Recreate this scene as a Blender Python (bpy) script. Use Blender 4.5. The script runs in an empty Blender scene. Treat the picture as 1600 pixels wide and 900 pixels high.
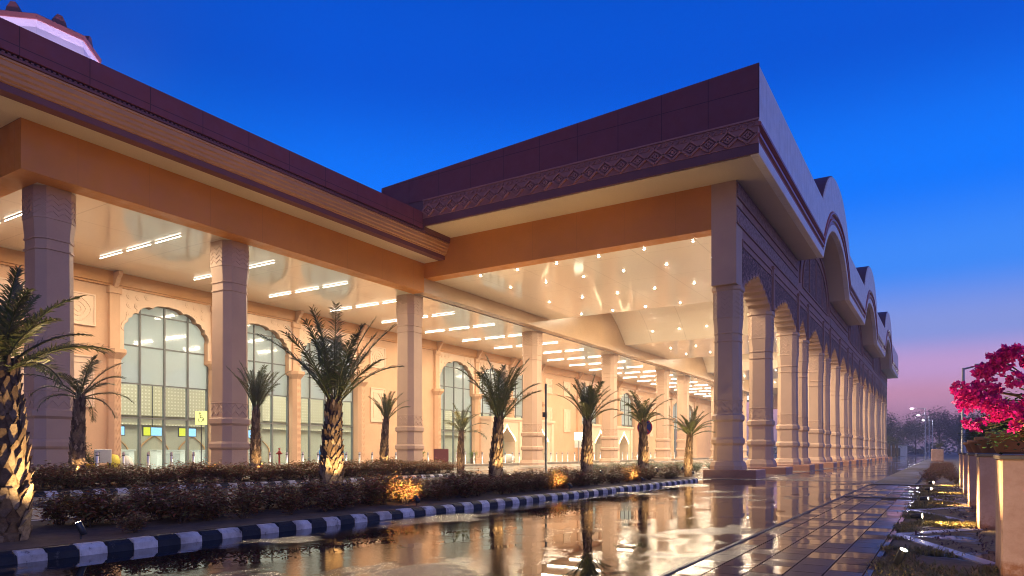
import bpy, math, random
from math import sin, cos, pi, radians as R, sqrt, hypot
from mathutils import Vector, Matrix

S = bpy.context.scene
COL = S.collection
random.seed(7)
V3 = Vector

# ------------------------------------------------------------------ mesh kit
class MB:
    """collects shapes; build() links them as ONE mesh object"""
    def __init__(s):
        s.v = []; s.f = []; s.m = []; s.smooth = set()
    def add(s, vs, fs, mi=0, smooth=False):
        o = len(s.v); s.v.extend([tuple(p) for p in vs])
        for f in fs:
            if smooth: s.smooth.add(len(s.f))
            s.f.append([i + o for i in f]); s.m.append(mi)
    def box(s, a, b, mi=0):
        x0, y0, z0 = a; x1, y1, z1 = b
        s.add([(x0,y0,z0),(x1,y0,z0),(x1,y1,z0),(x0,y1,z0),(x0,y0,z1),(x1,y0,z1),(x1,y1,z1),(x0,y1,z1)],
              [(3,2,1,0),(4,5,6,7),(0,1,5,4),(1,2,6,5),(2,3,7,6),(3,0,4,7)], mi)
    def bevel_box(s, a, b, r, mi=0):
        # box whose vertical edges and top are chamfered by r
        x0,y0,z0 = a; x1,y1,z1 = b
        def ring(i, z): return [(x0+i+r,y0+i,z),(x1-i-r,y0+i,z),(x1-i,y0+i+r,z),(x1-i,y1-i-r,z),(x1-i-r,y1-i,z),(x0+i+r,y1-i,z),(x0+i,y1-i-r,z),(x0+i,y0+i+r,z)]
        s.rings([ring(0,z0), ring(0,z1-r), ring(r,z1)], mi)
    def rings(s, rs, mi=0, cap=True, smooth=False):
        n = len(rs[0]); vs = [p for r_ in rs for p in r_]; fs = []
        for k in range(len(rs)-1):
            for i in range(n):
                j = (i+1) % n
                fs.append((k*n+i, k*n+j, (k+1)*n+j, (k+1)*n+i))
        s.add(vs, fs, mi, smooth)
        if cap:
            s.add(rs[0], [tuple(range(n-1,-1,-1))], mi); s.add(rs[-1], [tuple(range(n))], mi)
    def prism_x(s, poly, x0, x1, mi=0):
        """polygon of (y,z), counter-clockwise seen from +X, extruded from x0 to x1 (x1 > x0)"""
        n = len(poly)
        vs = [(x0,y,z) for y,z in poly] + [(x1,y,z) for y,z in poly]
        fs = [tuple(range(n-1,-1,-1)), tuple(range(n,2*n))] + [(i,(i+1)%n,n+(i+1)%n,n+i) for i in range(n)]
        s.add(vs, fs, mi)
    def prism_y(s, poly, y0, y1, mi=0):
        n = len(poly)
        vs = [(x,y0,z) for x,z in poly] + [(x,y1,z) for x,z in poly]
        fs = [tuple(range(n)), tuple(range(2*n-1,n-1,-1))] + [((i+1)%n,i,n+i,n+(i+1)%n) for i in range(n)]
        s.add(vs, fs, mi)
    def prism_z(s, poly, z0, z1, mi=0):
        n = len(poly)
        vs = [(x,y,z0) for x,y in poly] + [(x,y,z1) for x,y in poly]
        fs = [tuple(range(n-1,-1,-1)), tuple(range(n,2*n))] + [(i,(i+1)%n,n+(i+1)%n,n+i) for i in range(n)]
        s.add(vs, fs, mi)
    def tube(s, pts, rad, n=8, mi=0, smooth=True):
        if not isinstance(rad, (list,tuple)): rad = [rad]*len(pts)
        pts = [V3(p) for p in pts]; rs = []; up = V3((0,0,1))
        for i, p in enumerate(pts):
            t = (pts[min(i+1,len(pts)-1)] - pts[max(i-1,0)]).normalized()
            a = t.cross(up)
            if a.length < .05: a = t.cross(V3((1,0,0)))
            a.normalize(); b = t.cross(a)
            rs.append([tuple(p + (a*cos(2*pi*k/n) + b*sin(2*pi*k/n))*rad[i]) for k in range(n)])
        s.rings(rs, mi, True, smooth)
    def lathe(s, prof, c=(0,0,0), n=20, mi=0, smooth=True):
        rs = [[(c[0]+r*cos(2*pi*k/n), c[1]+r*sin(2*pi*k/n), c[2]+z) for k in range(n)] for r,z in prof]
        s.rings(rs, mi, True, smooth)
    def blob(s, c, r, mi=0, seed=0, amp=.15, nu=12, nv=8):
        rnd = random.Random(seed); rs = []
        for j in range(1, nv):
            th = pi*j/nv
            rs.append([(c[0]+r[0]*sin(th)*cos(2*pi*i/nu)*(1+rnd.uniform(-amp,amp)), c[1]+r[1]*sin(th)*sin(2*pi*i/nu)*(1+rnd.uniform(-amp,amp)), c[2]-r[2]*cos(th)*(1+rnd.uniform(-amp,amp)*.5)) for i in range(nu)])
        s.rings(rs, mi, True, True)
    def build(s, name, mats, parent=None):
        me = bpy.data.meshes.new(name)
        me.from_pydata(s.v, [], s.f)
        if not isinstance(mats, (list,tuple)): mats = [mats]
        for m in mats: me.materials.append(m)
        if len(mats) > 1: me.polygons.foreach_set('material_index', s.m)
        if s.smooth:
            sm = [False]*len(s.f)
            for i in s.smooth: sm[i] = True
            me.polygons.foreach_set('use_smooth', sm)
        me.update()
        o = bpy.data.objects.new(name, me); COL.objects.link(o)
        if parent: o.parent = parent
        return o

def tag(o, label=None, cat=None, group=None, kind=None):
    if label: o['label'] = label
    if cat: o['category'] = cat
    if group: o['group'] = group
    if kind: o['kind'] = kind
    return o
def empty(name, loc, label, cat, group=None, rz=0):
    o = bpy.data.objects.new(name, None); COL.objects.link(o)
    o.location = loc; o.rotation_euler = (0,0,rz); o.empty_display_size = .3
    return tag(o, label, cat, group)
def copy_tree(o, parent=None):
    c = o.copy(); COL.objects.link(c)
    if parent: c.parent = parent
    for ch in list(o.children): copy_tree(ch, c)
    return c
def structure(o, label, cat):
    return tag(o, label, cat, None, 'structure')
def light(name, kind, loc, energy, color, parent=None, **kw):
    l = bpy.data.lights.new(name, kind); l.energy = energy; l.color = color
    for k, v in kw.items():
        if k not in ('aim',): setattr(l, k, v)
    o = bpy.data.objects.new(name, l); COL.objects.link(o); o.location = loc
    if parent: o.parent = parent
    if 'aim' in kw: o.rotation_euler = V3(kw['aim']).to_track_quat('-Z','Y').to_euler()
    return o

# ------------------------------------------------------------------ materials
class NT:
    def __init__(s, name):
        s.mat = bpy.data.materials.new(name); s.mat.use_nodes = True
        s.t = s.mat.node_tree; s.n = s.t.nodes; s.n.clear()
        s.out = s.n.new('ShaderNodeOutputMaterial')
    def new(s, ty, **kw):
        n = s.n.new(ty)
        for k, v in kw.items():
            if k in n.inputs.keys(): n.inputs[k].default_value = v
            else: setattr(n, k, v)
        return n
    def link(s, a, b): s.t.links.new(a, b)
    def coords(s, scale=(1,1,1), geo=True):
        if geo: src = s.new('ShaderNodeNewGeometry').outputs['Position']
        else: src = s.new('ShaderNodeTexCoord').outputs['Object']
        m = s.new('ShaderNodeMapping'); m.inputs['Scale'].default_value = scale
        s.link(src, m.inputs['Vector']); return m.outputs['Vector']
    def noise(s, vec, scale, detail=4, rough=.55):
        n = s.new('ShaderNodeTexNoise'); n.inputs['Scale'].default_value = scale
        n.inputs['Detail'].default_value = detail; n.inputs['Roughness'].default_value = rough
        s.link(vec, n.inputs['Vector']); return n.outputs['Fac']
    def ramp(s, fac, stops):
        r = s.new('ShaderNodeValToRGB'); e = r.color_ramp.elements
        while len(e) < len(stops): e.new(.5)
        for k, (p, c) in enumerate(stops):
            e[k].position = p; e[k].color = c if len(c) == 4 else (*c, 1)
        s.link(fac, r.inputs['Fac']); return r.outputs['Color']
    def mixc(s, fac, a, b, mode='MIX'):
        m = s.new('ShaderNodeMix', data_type='RGBA', blend_type=mode)
        for val, idx in ((fac,0),(a,6),(b,7)):
            if hasattr(val, 'is_output'): s.link(val, m.inputs[idx])
            elif idx: m.inputs[idx].default_value = val if len(val)==4 else (*val,1)
            else: m.inputs[idx].default_value = val
        return m.outputs[2]
    def math(s, op, a, b=0, clamp=False):
        m = s.new('ShaderNodeMath', operation=op, use_clamp=clamp)
        for k, val in enumerate((a,b)):
            if hasattr(val,'is_output'): s.link(val, m.inputs[k])
            else: m.inputs[k].default_value = val
        return m.outputs[0]
    def bump(s, h, strength=.3, dist=.02):
        b = s.new('ShaderNodeBump'); b.inputs['Strength'].default_value = strength; b.inputs['Distance'].default_value = dist
        s.link(h, b.inputs['Height']); return b.outputs['Normal']
    def pbr(s, color, rough, normal=None, **kw):
        p = s.new('ShaderNodeBsdfPrincipled')
        for val, k in ((color,'Base Color'),(rough,'Roughness')):
            if hasattr(val,'is_output'): s.link(val, p.inputs[k])
            elif k == 'Base Color': p.inputs[k].default_value = (*val,1)
            else: p.inputs[k].default_value = val
        if normal is not None: s.link(normal, p.inputs['Normal'])
        for k, v in kw.items(): p.inputs[k].default_value = v
        s.link(p.outputs[0], s.out.inputs['Surface']); return p

def plain(name, col, rough=.5, var=.12, nscale=3, bump=.15, bscale=60, metallic=0, **kw):
    t = NT(name); c = t.coords()
    n = t.noise(c, nscale, 5)
    lo = tuple(x*(1-var) for x in col); hi = tuple(min(1,x*(1+var)) for x in col)
    colr = t.ramp(n, [(.3,lo),(.7,hi)])
    b = t.bump(t.noise(c, bscale, 3), bump, .01) if bump else None
    t.pbr(colr, rough, b, Metallic=metallic, **kw)
    return t.mat

def seams(t, c_axis_scale, offsets, width):
    """1 on thin seam lines every `scale` metres along the axes given"""
    src = t.new('ShaderNodeNewGeometry').outputs['Position']
    sep = t.new('ShaderNodeSeparateXYZ'); t.link(src, sep.inputs[0])
    res = None
    for ax, sc in c_axis_scale:
        v = t.math('MULTIPLY', sep.outputs[ax], 1/sc)
        v = t.math('ADD', v, 1000 + offsets)
        v = t.math('FRACT', v)
        l = t.math('LESS_THAN', v, width/sc)
        res = l if res is None else t.math('MAXIMUM', res, l)
    return res

def panel_metal(name, col, rough, seam_axes, seamcol=.45, width=.012, var=.06, nscale=.7, metallic=0., spec=.5, aniso=False):
    t = NT(name); c = t.coords()
    s_ = seams(t, seam_axes, .13, width)
    n = t.noise(c, nscale, 4)
    base = t.ramp(n, [(.3,tuple(x*(1-var) for x in col)),(.7,tuple(min(1,x*(1+var)) for x in col))])
    base = t.mixc(s_, base, tuple(x*seamcol for x in col))
    h = t.math('MULTIPLY', s_, -1)
    if aniso:
        w = t.noise(t.coords((.25,3,1)), 3, 3); h = t.math('ADD', h, t.math('MULTIPLY', w, .35))
    rr = t.ramp(t.noise(c, 2.2, 4), [(.3,(rough*.75,)*3),(.7,(rough*1.3,)*3)])
    t.pbr(base, rr, t.bump(h, .25, .01), Metallic=metallic, **{'Specular IOR Level':spec})
    return t.mat

M = {}
M['stucco'] = plain('stucco_peach', (.60,.375,.235), .75, .07, .8, .12, 45)
M['stucco_light'] = plain('stucco_cream', (.72,.53,.39), .7, .05, 1.2, .1, 60)
M['column'] = plain('column_stone', (.50,.34,.24), .62, .06, 1.1, .1, 50)
M['plinth'] = plain('plinth_stone', (.34,.17,.12), .35, .15, 2, .15, 40)
M['orange'] = panel_metal('orange_cladding', (.58,.225,.03), .5, [(0,2.4),(1,2.4)], .7, .01)
M['cornice'] = plain('cornice_ochre', (.52,.26,.10), .45, .06, 1, .03, 20)
M['brown'] = panel_metal('brown_cladding', (.19,.045,.050), .6, [(0,1.9),(1,1.9),(2,1.15)], .4, .03)
M['brown_plain'] = plain('brown_plain', (.17,.06,.05), .5, .1, 1, .05, 30)
M['frieze'] = plain('frieze_clay', (.40,.17,.13), .6, .1, 2, .1, 40)
M['grey_clad'] = panel_metal('grey_cladding', (.78,.74,.72), .42, [(1,.62)], .55, .02, .1, 1.5)
M['grey_strip'] = panel_metal('pale_strip', (.80,.75,.72), .45, [(1,1.2)], .55, .015)
M['maroon'] = plain('maroon_moulding', (.42,.12,.09), .4, .08, 1, .05, 20)
M['soffit'] = plain('soffit_cream', (.64,.54,.40), .45, .03, .6, .02, 10)
def ceiling_mat():
    t = NT('ceiling_cream'); c = t.coords()
    s_ = seams(t, [(0,3.0),(1,4.55)], .13, .03)
    base = t.mixc(s_, (.80,.71,.56), (.56,.48,.37))
    w = t.noise(t.coords((.35,5,1)), 2.2, 3); w2 = t.noise(t.coords((.12,.5,1)), 2.0, 3)
    h = t.math('ADD', t.math('MULTIPLY', w, .22), t.math('MULTIPLY', w2, .6))
    p = t.pbr(base, .35, t.bump(h, .12, .02)); p.inputs['Coat Weight'].default_value = .9; p.inputs['Coat Roughness'].default_value = .06; p.inputs['Coat IOR'].default_value = 1.9
    t.link(p.inputs['Normal'].links[0].from_socket, p.inputs['Coat Normal'])
    return t.mat
M['ceiling'] = ceiling_mat()
M['facade'] = plain('facade_mauve', (.36,.205,.175), .75, .1, 1.5, .15, 40)
M['bulkhead'] = plain('bulkhead_tan', (.42,.27,.15), .3, .05, .8, .02, 20)
M['steel'] = plain('brushed_steel', (.62,.62,.62), .28, .08, 4, .05, 80, metallic=1)
M['dark_metal'] = plain('dark_metal', (.035,.037,.04), .4, .2, 4, .05, 60)
M['mullion'] = plain('mullion_grey', (.16,.17,.17), .4, .1, 3, 0)
M['pole_grey'] = plain('pole_grey', (.35,.36,.38), .4, .1, 2, .03, 40, metallic=.6)
M['terracotta'] = plain('terracotta', (.46,.20,.10), .7, .16, 6, .2, 60)
M['slab'] = plain('slab_stone', (.12,.10,.09), .4, .2, 6, .1, 60)
M['white_edge'] = plain('white_edge_stone', (.78,.68,.62), .22, .14, 3, .1, 40)
M['yellow_pot'] = plain('yellow_glaze', (.75,.48,.02), .3, .05, 3, 0)
M['grey_paint'] = plain('grey_paint', (.45,.45,.44), .4, .05, 3, .02)
M['red_paint'] = plain('red_paint', (.30,.02,.015), .35, .1, 4, .02)
M['darkred'] = plain('maroon_board', (.10,.02,.018), .4, .1, 4, .02)
M['white_paint'] = plain('white_paint', (.75,.75,.73), .4, .04, 3, .02)
M['inner'] = plain('interior_beige', (.38,.33,.25), .55, .05, 1, .02)
M['inner_floor'] = plain('interior_floor', (.60,.57,.52), .15, .06, 1, 0)
M['blue_sheet'] = plain('blue_sheet', (.03,.20,.55), .45, .15, 3, .2, 8)
M['bag'] = plain('plastic_bag', (.70,.68,.62), .35, .1, 5, .3, 12)
M['yellow_bag'] = plain('yellow_bag', (.75,.62,.08), .35, .1, 5, .3, 12)

def kerbmat(name, col, chip, wear):
    t = NT(name); c = t.coords()
    n = t.noise(c, 8, 7, .72)
    base = t.ramp(n, [(.33+wear,chip),(.41+wear,tuple(x*.82 for x in col)),(.60,col)])
    d = t.ramp(t.noise(c, 2.5, 5), [(.35,(.58,.53,.47)),(.6,(1,1,1))])
    base = t.mixc(1., base, d, 'MULTIPLY')
    t.pbr(base, t.ramp(n,[(.3,(.7,)*3),(.7,(.4,)*3)]), t.bump(t.noise(c,30,4), .5, .01))
    return t.mat
M['kerb_white'] = kerbmat('kerb_white', (.86,.80,.73), (.24,.20,.17), .02)
M['kerb_black'] = kerbmat('kerb_black', (.018,.018,.018), (.11,.10,.09), 0)

def lattice():
    t = NT('lattice_screen'); c = t.coords((1,1,1))
    v = t.new('ShaderNodeTexVoronoi', feature='DISTANCE_TO_EDGE'); v.inputs['Scale'].default_value = 5.5; v.inputs['Randomness'].default_value = .75
    t.link(c, v.inputs['Vector'])
    k = t.ramp(v.outputs['Distance'], [(.04,(1,1,1)),(.12,(0,0,0))])
    col = t.mixc(k, (.12,.065,.055), (.36,.205,.175))
    t.pbr(col, .8, t.bump(k, .9, .04)); return t.mat
M['lattice'] = lattice()

def frieze_band():
    t = NT('carved_frieze'); c = t.coords((1,1,1))
    w = t.noise(c, 7, 2, .4)
    k = t.ramp(w, [(.42,(0,0,0)),(.52,(1,1,1))])
    col = t.mixc(k, (.25,.16,.155), (.37,.25,.245))
    t.pbr(col, .8, t.bump(k, .7, .03)); return t.mat
M['carved'] = frieze_band()

def perforated():
    t = NT('perforated_screen')
    src = t.new('ShaderNodeNewGeometry').outputs['Position']
    sep = t.new('ShaderNodeSeparateXYZ'); t.link(src, sep.inputs[0])
    def cell(o): 
        v = t.math('FRACT', t.math('ADD', t.math('MULTIPLY', o, 4.2), 100)); v = t.math('SUBTRACT', v, .5); return t.math('MULTIPLY', v, v)
    d = t.math('ADD', cell(sep.outputs[1]), cell(sep.outputs[2]))
    k = t.math('LESS_THAN', d, .055)
    col = t.mixc(k, (.38,.31,.21), (.58,.51,.39))
    t.pbr(col, .5); return t.mat
M['perforated'] = perforated()

def glass_clear():
    t = NT('clear_glass')
    tr = t.new('ShaderNodeBsdfTransparent'); tr.inputs[0].default_value = (.80,.88,.85,1)
    gl = t.new('ShaderNodeBsdfGlossy'); gl.inputs['Roughness'].default_value = .03
    lw = t.new('ShaderNodeLayerWeight'); lw.inputs[0].default_value = .5
    fr = t.math('ADD', t.math('MULTIPLY', t.math('POWER', lw.outputs['Facing'], 5), .8), .04)
    mx = t.new('ShaderNodeMixShader'); t.link(fr, mx.inputs[0]); t.link(tr.outputs[0], mx.inputs[1]); t.link(gl.outputs[0], mx.inputs[2])
    t.link(mx.outputs[0], t.out.inputs['Surface']); return t.mat
M['glass'] = glass_clear()
def glass_frost():
    t = NT('frosted_glass')
    d = t.new('ShaderNodeBsdfDiffuse'); d.inputs[0].default_value = (.55,.62,.60,1)
    tl = t.new('ShaderNodeBsdfTranslucent'); tl.inputs[0].default_value = (.80,.87,.84,1)
    m1 = t.new('ShaderNodeMixShader'); m1.inputs[0].default_value = .9; t.link(d.outputs[0], m1.inputs[1]); t.link(tl.outputs[0], m1.inputs[2])
    gl = t.new('ShaderNodeBsdfGlossy'); gl.inputs['Roughness'].default_value = .05
    fr = t.new('ShaderNodeFresnel'); fr.inputs[0].default_value = 1.5
    mx = t.new('ShaderNodeMixShader'); t.link(t.math('ADD', fr.outputs[0], .05), mx.inputs[0]); t.link(m1.outputs[0], mx.inputs[1]); t.link(gl.outputs[0], mx.inputs[2])
    t.link(mx.outputs[0], t.out.inputs['Surface']); return t.mat
M['frost'] = glass_frost()

def emit(name, col, strength):
    t = NT(name); e = t.new('ShaderNodeEmission'); e.inputs[0].default_value = (*col,1); e.inputs[1].default_value = strength
    t.link(e.outputs[0], t.out.inputs['Surface']); return t.mat
WARM = (1.0,.80,.56); NEUT = (1.0,.86,.68)
M['tube'] = emit('tube_light', (1,.88,.70), 10)
M['lamp'] = emit('downlight_lamp', (1,.90,.74), 110)
M['led'] = emit('led_strip', (1,.72,.40), 9)
M['uplamp'] = emit('uplight_lens', (1,.80,.45), 90)
M['streetlamp'] = emit('street_lens', (.92,.95,1), 60)
M['screen_blue'] = emit('screen_blue', (.35,.62,1.0), 1.6)
M['screen_yellow'] = emit('screen_yellow', (.95,.85,.08), 1.1)
M['sign_lit'] = emit('lit_sign', (1,.92,.62), 3.5)
M['sign_yellow'] = emit('lit_sign_yellow', (1,.93,.30), 1.0)

def leafmat(name, cols, rough=.45, trans=.25):
    t = NT(name)
    g = t.new('ShaderNodeNewGeometry').outputs['Random Per Island']
    n = len(cols)
    c = t.ramp(g, [(k/max(1,n-1), col) for k, col in enumerate(cols)])
    p = t.pbr(c, rough)
    tl = t.new('ShaderNodeBsdfTranslucent'); t.link(c, tl.inputs[0])
    mx = t.new('ShaderNodeMixShader'); mx.inputs[0].default_value = trans
    t.link(p.outputs[0], mx.inputs[1]); t.link(tl.outputs[0], mx.inputs[2]); t.link(mx.outputs[0], t.out.inputs['Surface'])
    return t.mat
M['shrub_leaf'] = leafmat('shrub_leaf', [(.23,.12,.045),(.34,.11,.05),(.20,.19,.055),(.42,.12,.06),(.28,.16,.055),(.30,.26,.08)])
M['sage_leaf'] = leafmat('sage_leaf', [(.12,.15,.09),(.18,.20,.13),(.10,.13,.06)])
M['green_leaf'] = leafmat('green_leaf', [(.03,.07,.015),(.06,.13,.02),(.04,.09,.02)])
M['bright_leaf'] = leafmat('bright_leaf', [(.10,.20,.02),(.16,.26,.03),(.06,.13,.02)])
M['palm_leaf'] = leafmat('palm_leaf', [(.10,.12,.035),(.16,.17,.06),(.16,.14,.07),(.10,.14,.04)], .4)
M['far_leaf'] = leafmat('far_leaf', [(.07,.09,.05),(.10,.12,.07)], .7)
M['far_palm_leaf'] = leafmat('far_palm_leaf', [(.10,.11,.04),(.14,.13,.05)], .6)
M['bract'] = leafmat('bract', [(.68,.008,.24),(.76,.014,.34),(.55,.006,.30),(.74,.03,.22)], .55, .4)
M['dark_purple_leaf'] = leafmat('dark_purple_leaf', [(.08,.03,.045),(.10,.04,.05),(.06,.05,.03)])
M['grass'] = leafmat('grass_blades', [(.30,.21,.08),(.18,.17,.05),(.36,.26,.10)], .6)
M['twig'] = plain('twig', (.12,.075,.045), .8, .2, 8, .2)
M['bark'] = plain('palm_bark', (.10,.065,.04), .85, .3, 12, .5, 30)
def scalemat():
    t = NT('palm_scale'); g = t.new('ShaderNodeNewGeometry').outputs['Random Per Island']
    c = t.ramp(g, [(0,(.09,.05,.028)),(.5,(.24,.155,.085)),(1,(.46,.34,.21))])
    n = t.noise(t.coords(), 25, 5, .7)
    c = t.mixc(1., c, t.ramp(n, [(.3,(.45,.4,.35)),(.6,(1,1,1))]), 'MULTIPLY')
    t.pbr(c, .85, t.bump(n, .5, .01)); return t.mat
M['scale'] = scalemat()

def soil(name, a, b, wet=.0):
    t = NT(name); c = t.coords()
    n = t.noise(c, 5, 6, .7)
    col = t.ramp(n, [(.3,a),(.7,b)])
    w = t.noise(c, .9, 3)
    rough = t.ramp(w, [(.54,(.9,)*3),(.60,(.9-wet,)*3)])
    col = t.mixc(t.ramp(w,[(.54,(0,0,0)),(.60,(1,1,1))]), col, tuple(x*.5 for x in a)) if wet else col
    bm = t.math('MULTIPLY', n, t.ramp(w, [(.54,(1,)*3),(.62,(1-wet,)*3)])) if wet else n
    t.pbr(col, rough, t.bump(bm, .7, .04)); return t.mat
M['soil'] = soil('median_soil', (.09,.055,.03), (.19,.12,.07))
M['bed_soil'] = soil('bed_soil', (.17,.105,.05), (.32,.21,.10), .80)
M['ground'] = soil('ground_soil', (.20,.165,.13), (.30,.25,.20))

def wet_asphalt():
    t = NT('wet_asphalt')
    c = t.coords(); cs = t.coords((.9,.35,1))
    big = t.noise(t.coords((.8,.5,1)), .75, 7, .58)
    rip = t.noise(t.coords((1.0,1.6,1)), 11, 4, .65)
    fine = t.noise(t.coords((1,1.2,1)), 55, 2, .6)
    film = t.ramp(big, [(.46,(0,0,0)),(.50,(1,1,1))])             # rippled film of water
    damp = t.ramp(big, [(.56,(0,0,0)),(.60,(1,1,1))])             # bare damp tarmac
    col = t.mixc(damp, (.012,.011,.012), t.ramp(fine, [(.3,(.025,.022,.021)),(.7,(.07,.062,.058))]))
    rough = t.math('ADD', t.math('ADD', t.math('MULTIPLY', film, .045), t.math('MULTIPLY', damp, .22)), .006)
    h = t.math('ADD', t.math('MULTIPLY', t.math('MULTIPLY', fine, damp), .35), t.math('MULTIPLY', rip, t.math('ADD', t.math('MULTIPLY', film, .20), .006)))
    p = t.pbr(col, rough, t.bump(h, .35, .02)); p.inputs['IOR'].default_value = 1.5
    p.inputs['Specular IOR Level'].default_value = .75
    return t.mat
M['asphalt'] = wet_asphalt()

def concrete(name, a, b, wetlo, wethi, slab=None):
    t = NT(name); c = t.coords()
    n = t.noise(c, 1.1, 6, .65); f = t.noise(c, 40, 3)
    col = t.ramp(n, [(.3,a),(.7,b)])
    w = t.ramp(t.noise(t.coords((1,.4,1)), .35, 4), [(.42,(wetlo,)*3),(.6,(wethi,)*3)])
    if slab:
        s_ = seams(t, slab, .3, .02); col = t.mixc(s_, col, tuple(x*.3 for x in a))
    t.pbr(col, w, t.bump(f, .25, .006)); return t.mat
M['concrete'] = concrete('lane_concrete', (.20,.185,.165), (.30,.275,.25), .12, .5, [(1,4.5)])
M['apron'] = concrete('porch_apron', (.15,.12,.10), (.24,.20,.17), .08, .35, [(1,4.5),(0,4.5)])
M['platform'] = concrete('platform_stone', (.42,.36,.30), (.52,.45,.38), .12, .3, [(1,.9),(0,.9)])
M['footpath'] = concrete('footpath_concrete', (.11,.09,.07), (.19,.155,.125), .5, .85, [(1,1.2)])

def pavers():
    t = NT('wet_pavers')
    src = t.coords()
    br = t.new('ShaderNodeTexBrick'); br.offset = .5; br.squash = 1
    rot = t.new('ShaderNodeMapping'); rot.inputs['Rotation'].default_value = (0,0,R(90)); t.link(src, rot.inputs['Vector'])
    t.link(rot.outputs[0], br.inputs['Vector'])
    br.inputs['Scale'].default_value = 1; br.inputs['Brick Width'].default_value = .46; br.inputs['Row Height'].default_value = .30
    br.inputs['Mortar Size'].default_value = .007; br.inputs['Mortar Smooth'].default_value = .2; br.inputs['Bias'].default_value = 0
    br.inputs['Color1'].default_value = (.085,.055,.042,1); br.inputs['Color2'].default_value = (.16,.11,.085,1); br.inputs['Mortar'].default_value = (.02,.016,.014,1)
    n = t.noise(src, 2.2, 5); f = t.noise(src, 55, 3)
    col = t.mixc(.5, br.outputs['Color'], t.ramp(n, [(.3,(.07,.05,.04)),(.7,(.15,.105,.085))]))
    brv = t.new('ShaderNodeSeparateColor'); t.link(br.outputs['Color'], brv.inputs[0])
    pud = t.noise(src, .8, 3)
    pud = t.math('ADD', t.math('MULTIPLY', pud, .8), t.math('MULTIPLY', t.math('SUBTRACT', brv.outputs[0], .085), 4.2))
    rough = t.ramp(pud, [(.48,(.015,)*3),(.62,(.26,)*3)])
    h = t.math('ADD', t.math('MULTIPLY', br.outputs['Fac'], -1), t.math('MULTIPLY', f, .12))
    h = t.math('ADD', h, t.math('MULTIPLY', n, .5))
    p = t.pbr(col, .1); mort = t.ramp(br.outputs['Fac'], [(.05,(0,0,0)),(.5,(1,1,1))])
    t.link(t.mixc(mort, rough, (.95,.95,.95)), p.inputs['Roughness'])
    t.link(t.math('MULTIPLY', t.math('SUBTRACT', 1, mort), .42), p.inputs['Specular IOR Level'])
    bn = t.bump(h, .30, .010)
    tilt = t.new('ShaderNodeCombineXYZ'); t.link(t.math('MULTIPLY', t.math('SUBTRACT', brv.outputs[0], .122), .55), tilt.inputs[0]); t.link(t.math('MULTIPLY', t.math('SUBTRACT', brv.outputs[1], .083), -.8), tilt.inputs[1])
    va = t.new('ShaderNodeVectorMath', operation='ADD'); t.link(bn, va.inputs[0]); t.link(tilt.outputs[0], va.inputs[1])
    vn = t.new('ShaderNodeVectorMath', operation='NORMALIZE'); t.link(va.outputs[0], vn.inputs[0]); t.link(vn.outputs[0], p.inputs['Normal'])
    p.inputs['IOR'].default_value = 1.45
    return t.mat
M['pavers'] = pavers()

# ------------------------------------------------------------------ camera, sky, dusk light
TH = R(31.9); FPX = 1084.0; HZ = 706.0; CAMH = 1.1
cam = bpy.data.cameras.new('camera'); camo = bpy.data.objects.new('camera', cam); COL.objects.link(camo)
camo.location = (0,0,CAMH); camo.rotation_euler = (R(90),0,TH)
cam.sensor_width = 36; cam.lens = FPX/1600*36; cam.shift_y = (HZ-450)/1600; cam.clip_start = .05; cam.clip_end = 6000
S.camera = camo

def make_world():
    w = bpy.data.worlds.new('World'); S.world = w; w.use_nodes = True
    t = w.node_tree; n = t.nodes; n.clear()
    out = n.new('ShaderNodeOutputWorld')
    sky = n.new('ShaderNodeTexSky'); sky.sky_type = 'NISHITA'; sky.sun_disc = False
    sky.sun_elevation = R(1.0); sky.sun_rotation = R(75); sky.air_density = 1.2; sky.dust_density = 1; sky.ozone_density = 4
    b1 = n.new('ShaderNodeBackground'); b1.inputs[1].default_value = .012; t.links.new(sky.outputs[0], b1.inputs[0])
    tc = n.new('ShaderNodeTexCoord'); sep = n.new('ShaderNodeSeparateXYZ'); t.links.new(tc.outputs['Generated'], sep.inputs[0])
    rp = n.new('ShaderNodeValToRGB'); e = rp.color_ramp.elements; rp.color_ramp.interpolation = 'EASE'
    def lin(c): return tuple(((x/255+.055)/1.055)**2.4 if x > 10 else x/255/12.92 for x in c)
    stops = [(0,(120,104,136)),(.03,(158,118,146)),(.07,(206,146,176)),(.105,(196,156,206)),(.15,(132,148,216)),(.23,(58,132,238)),(.33,(8,112,240)),(.48,(0,78,200)),(.75,(0,48,140)),(1,(0,34,104))]
    while len(e) < len(stops): e.new(.5)
    for k,(p,c) in enumerate(stops): e[k].position = p; e[k].color = (*lin(c),1)
    t.links.new(sep.outputs[2], rp.inputs[0])
    # the after-glow is brightest low over +X, the opposite side is duller
    dot = n.new('ShaderNodeVectorMath'); dot.operation = 'DOT_PRODUCT'; t.links.new(tc.outputs['Generated'], dot.inputs[0]); dot.inputs[1].default_value = (.80,.60,.0)
    mr = n.new('ShaderNodeMapRange'); mr.inputs[1].default_value = -1; mr.inputs[2].default_value = -.15; mr.inputs[3].default_value = .25; mr.inputs[4].default_value = .85
    t.links.new(dot.outputs['Value'], mr.inputs[0])
    b2 = n.new('ShaderNodeBackground'); t.links.new(rp.outputs[0], b2.inputs[0]); t.links.new(mr.outputs[0], b2.inputs[1])
    ad = n.new('ShaderNodeAddShader'); t.links.new(b1.outputs[0], ad.inputs[0]); t.links.new(b2.outputs[0], ad.inputs[1])
    t.links.new(ad.outputs[0], out.inputs['Surface'])
make_world()
sun = light('dusk_sun', 'SUN', (40,-40,30), .26, (1,.80,.64), angle=R(50), aim=(-.75,.45,-.45))

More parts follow.
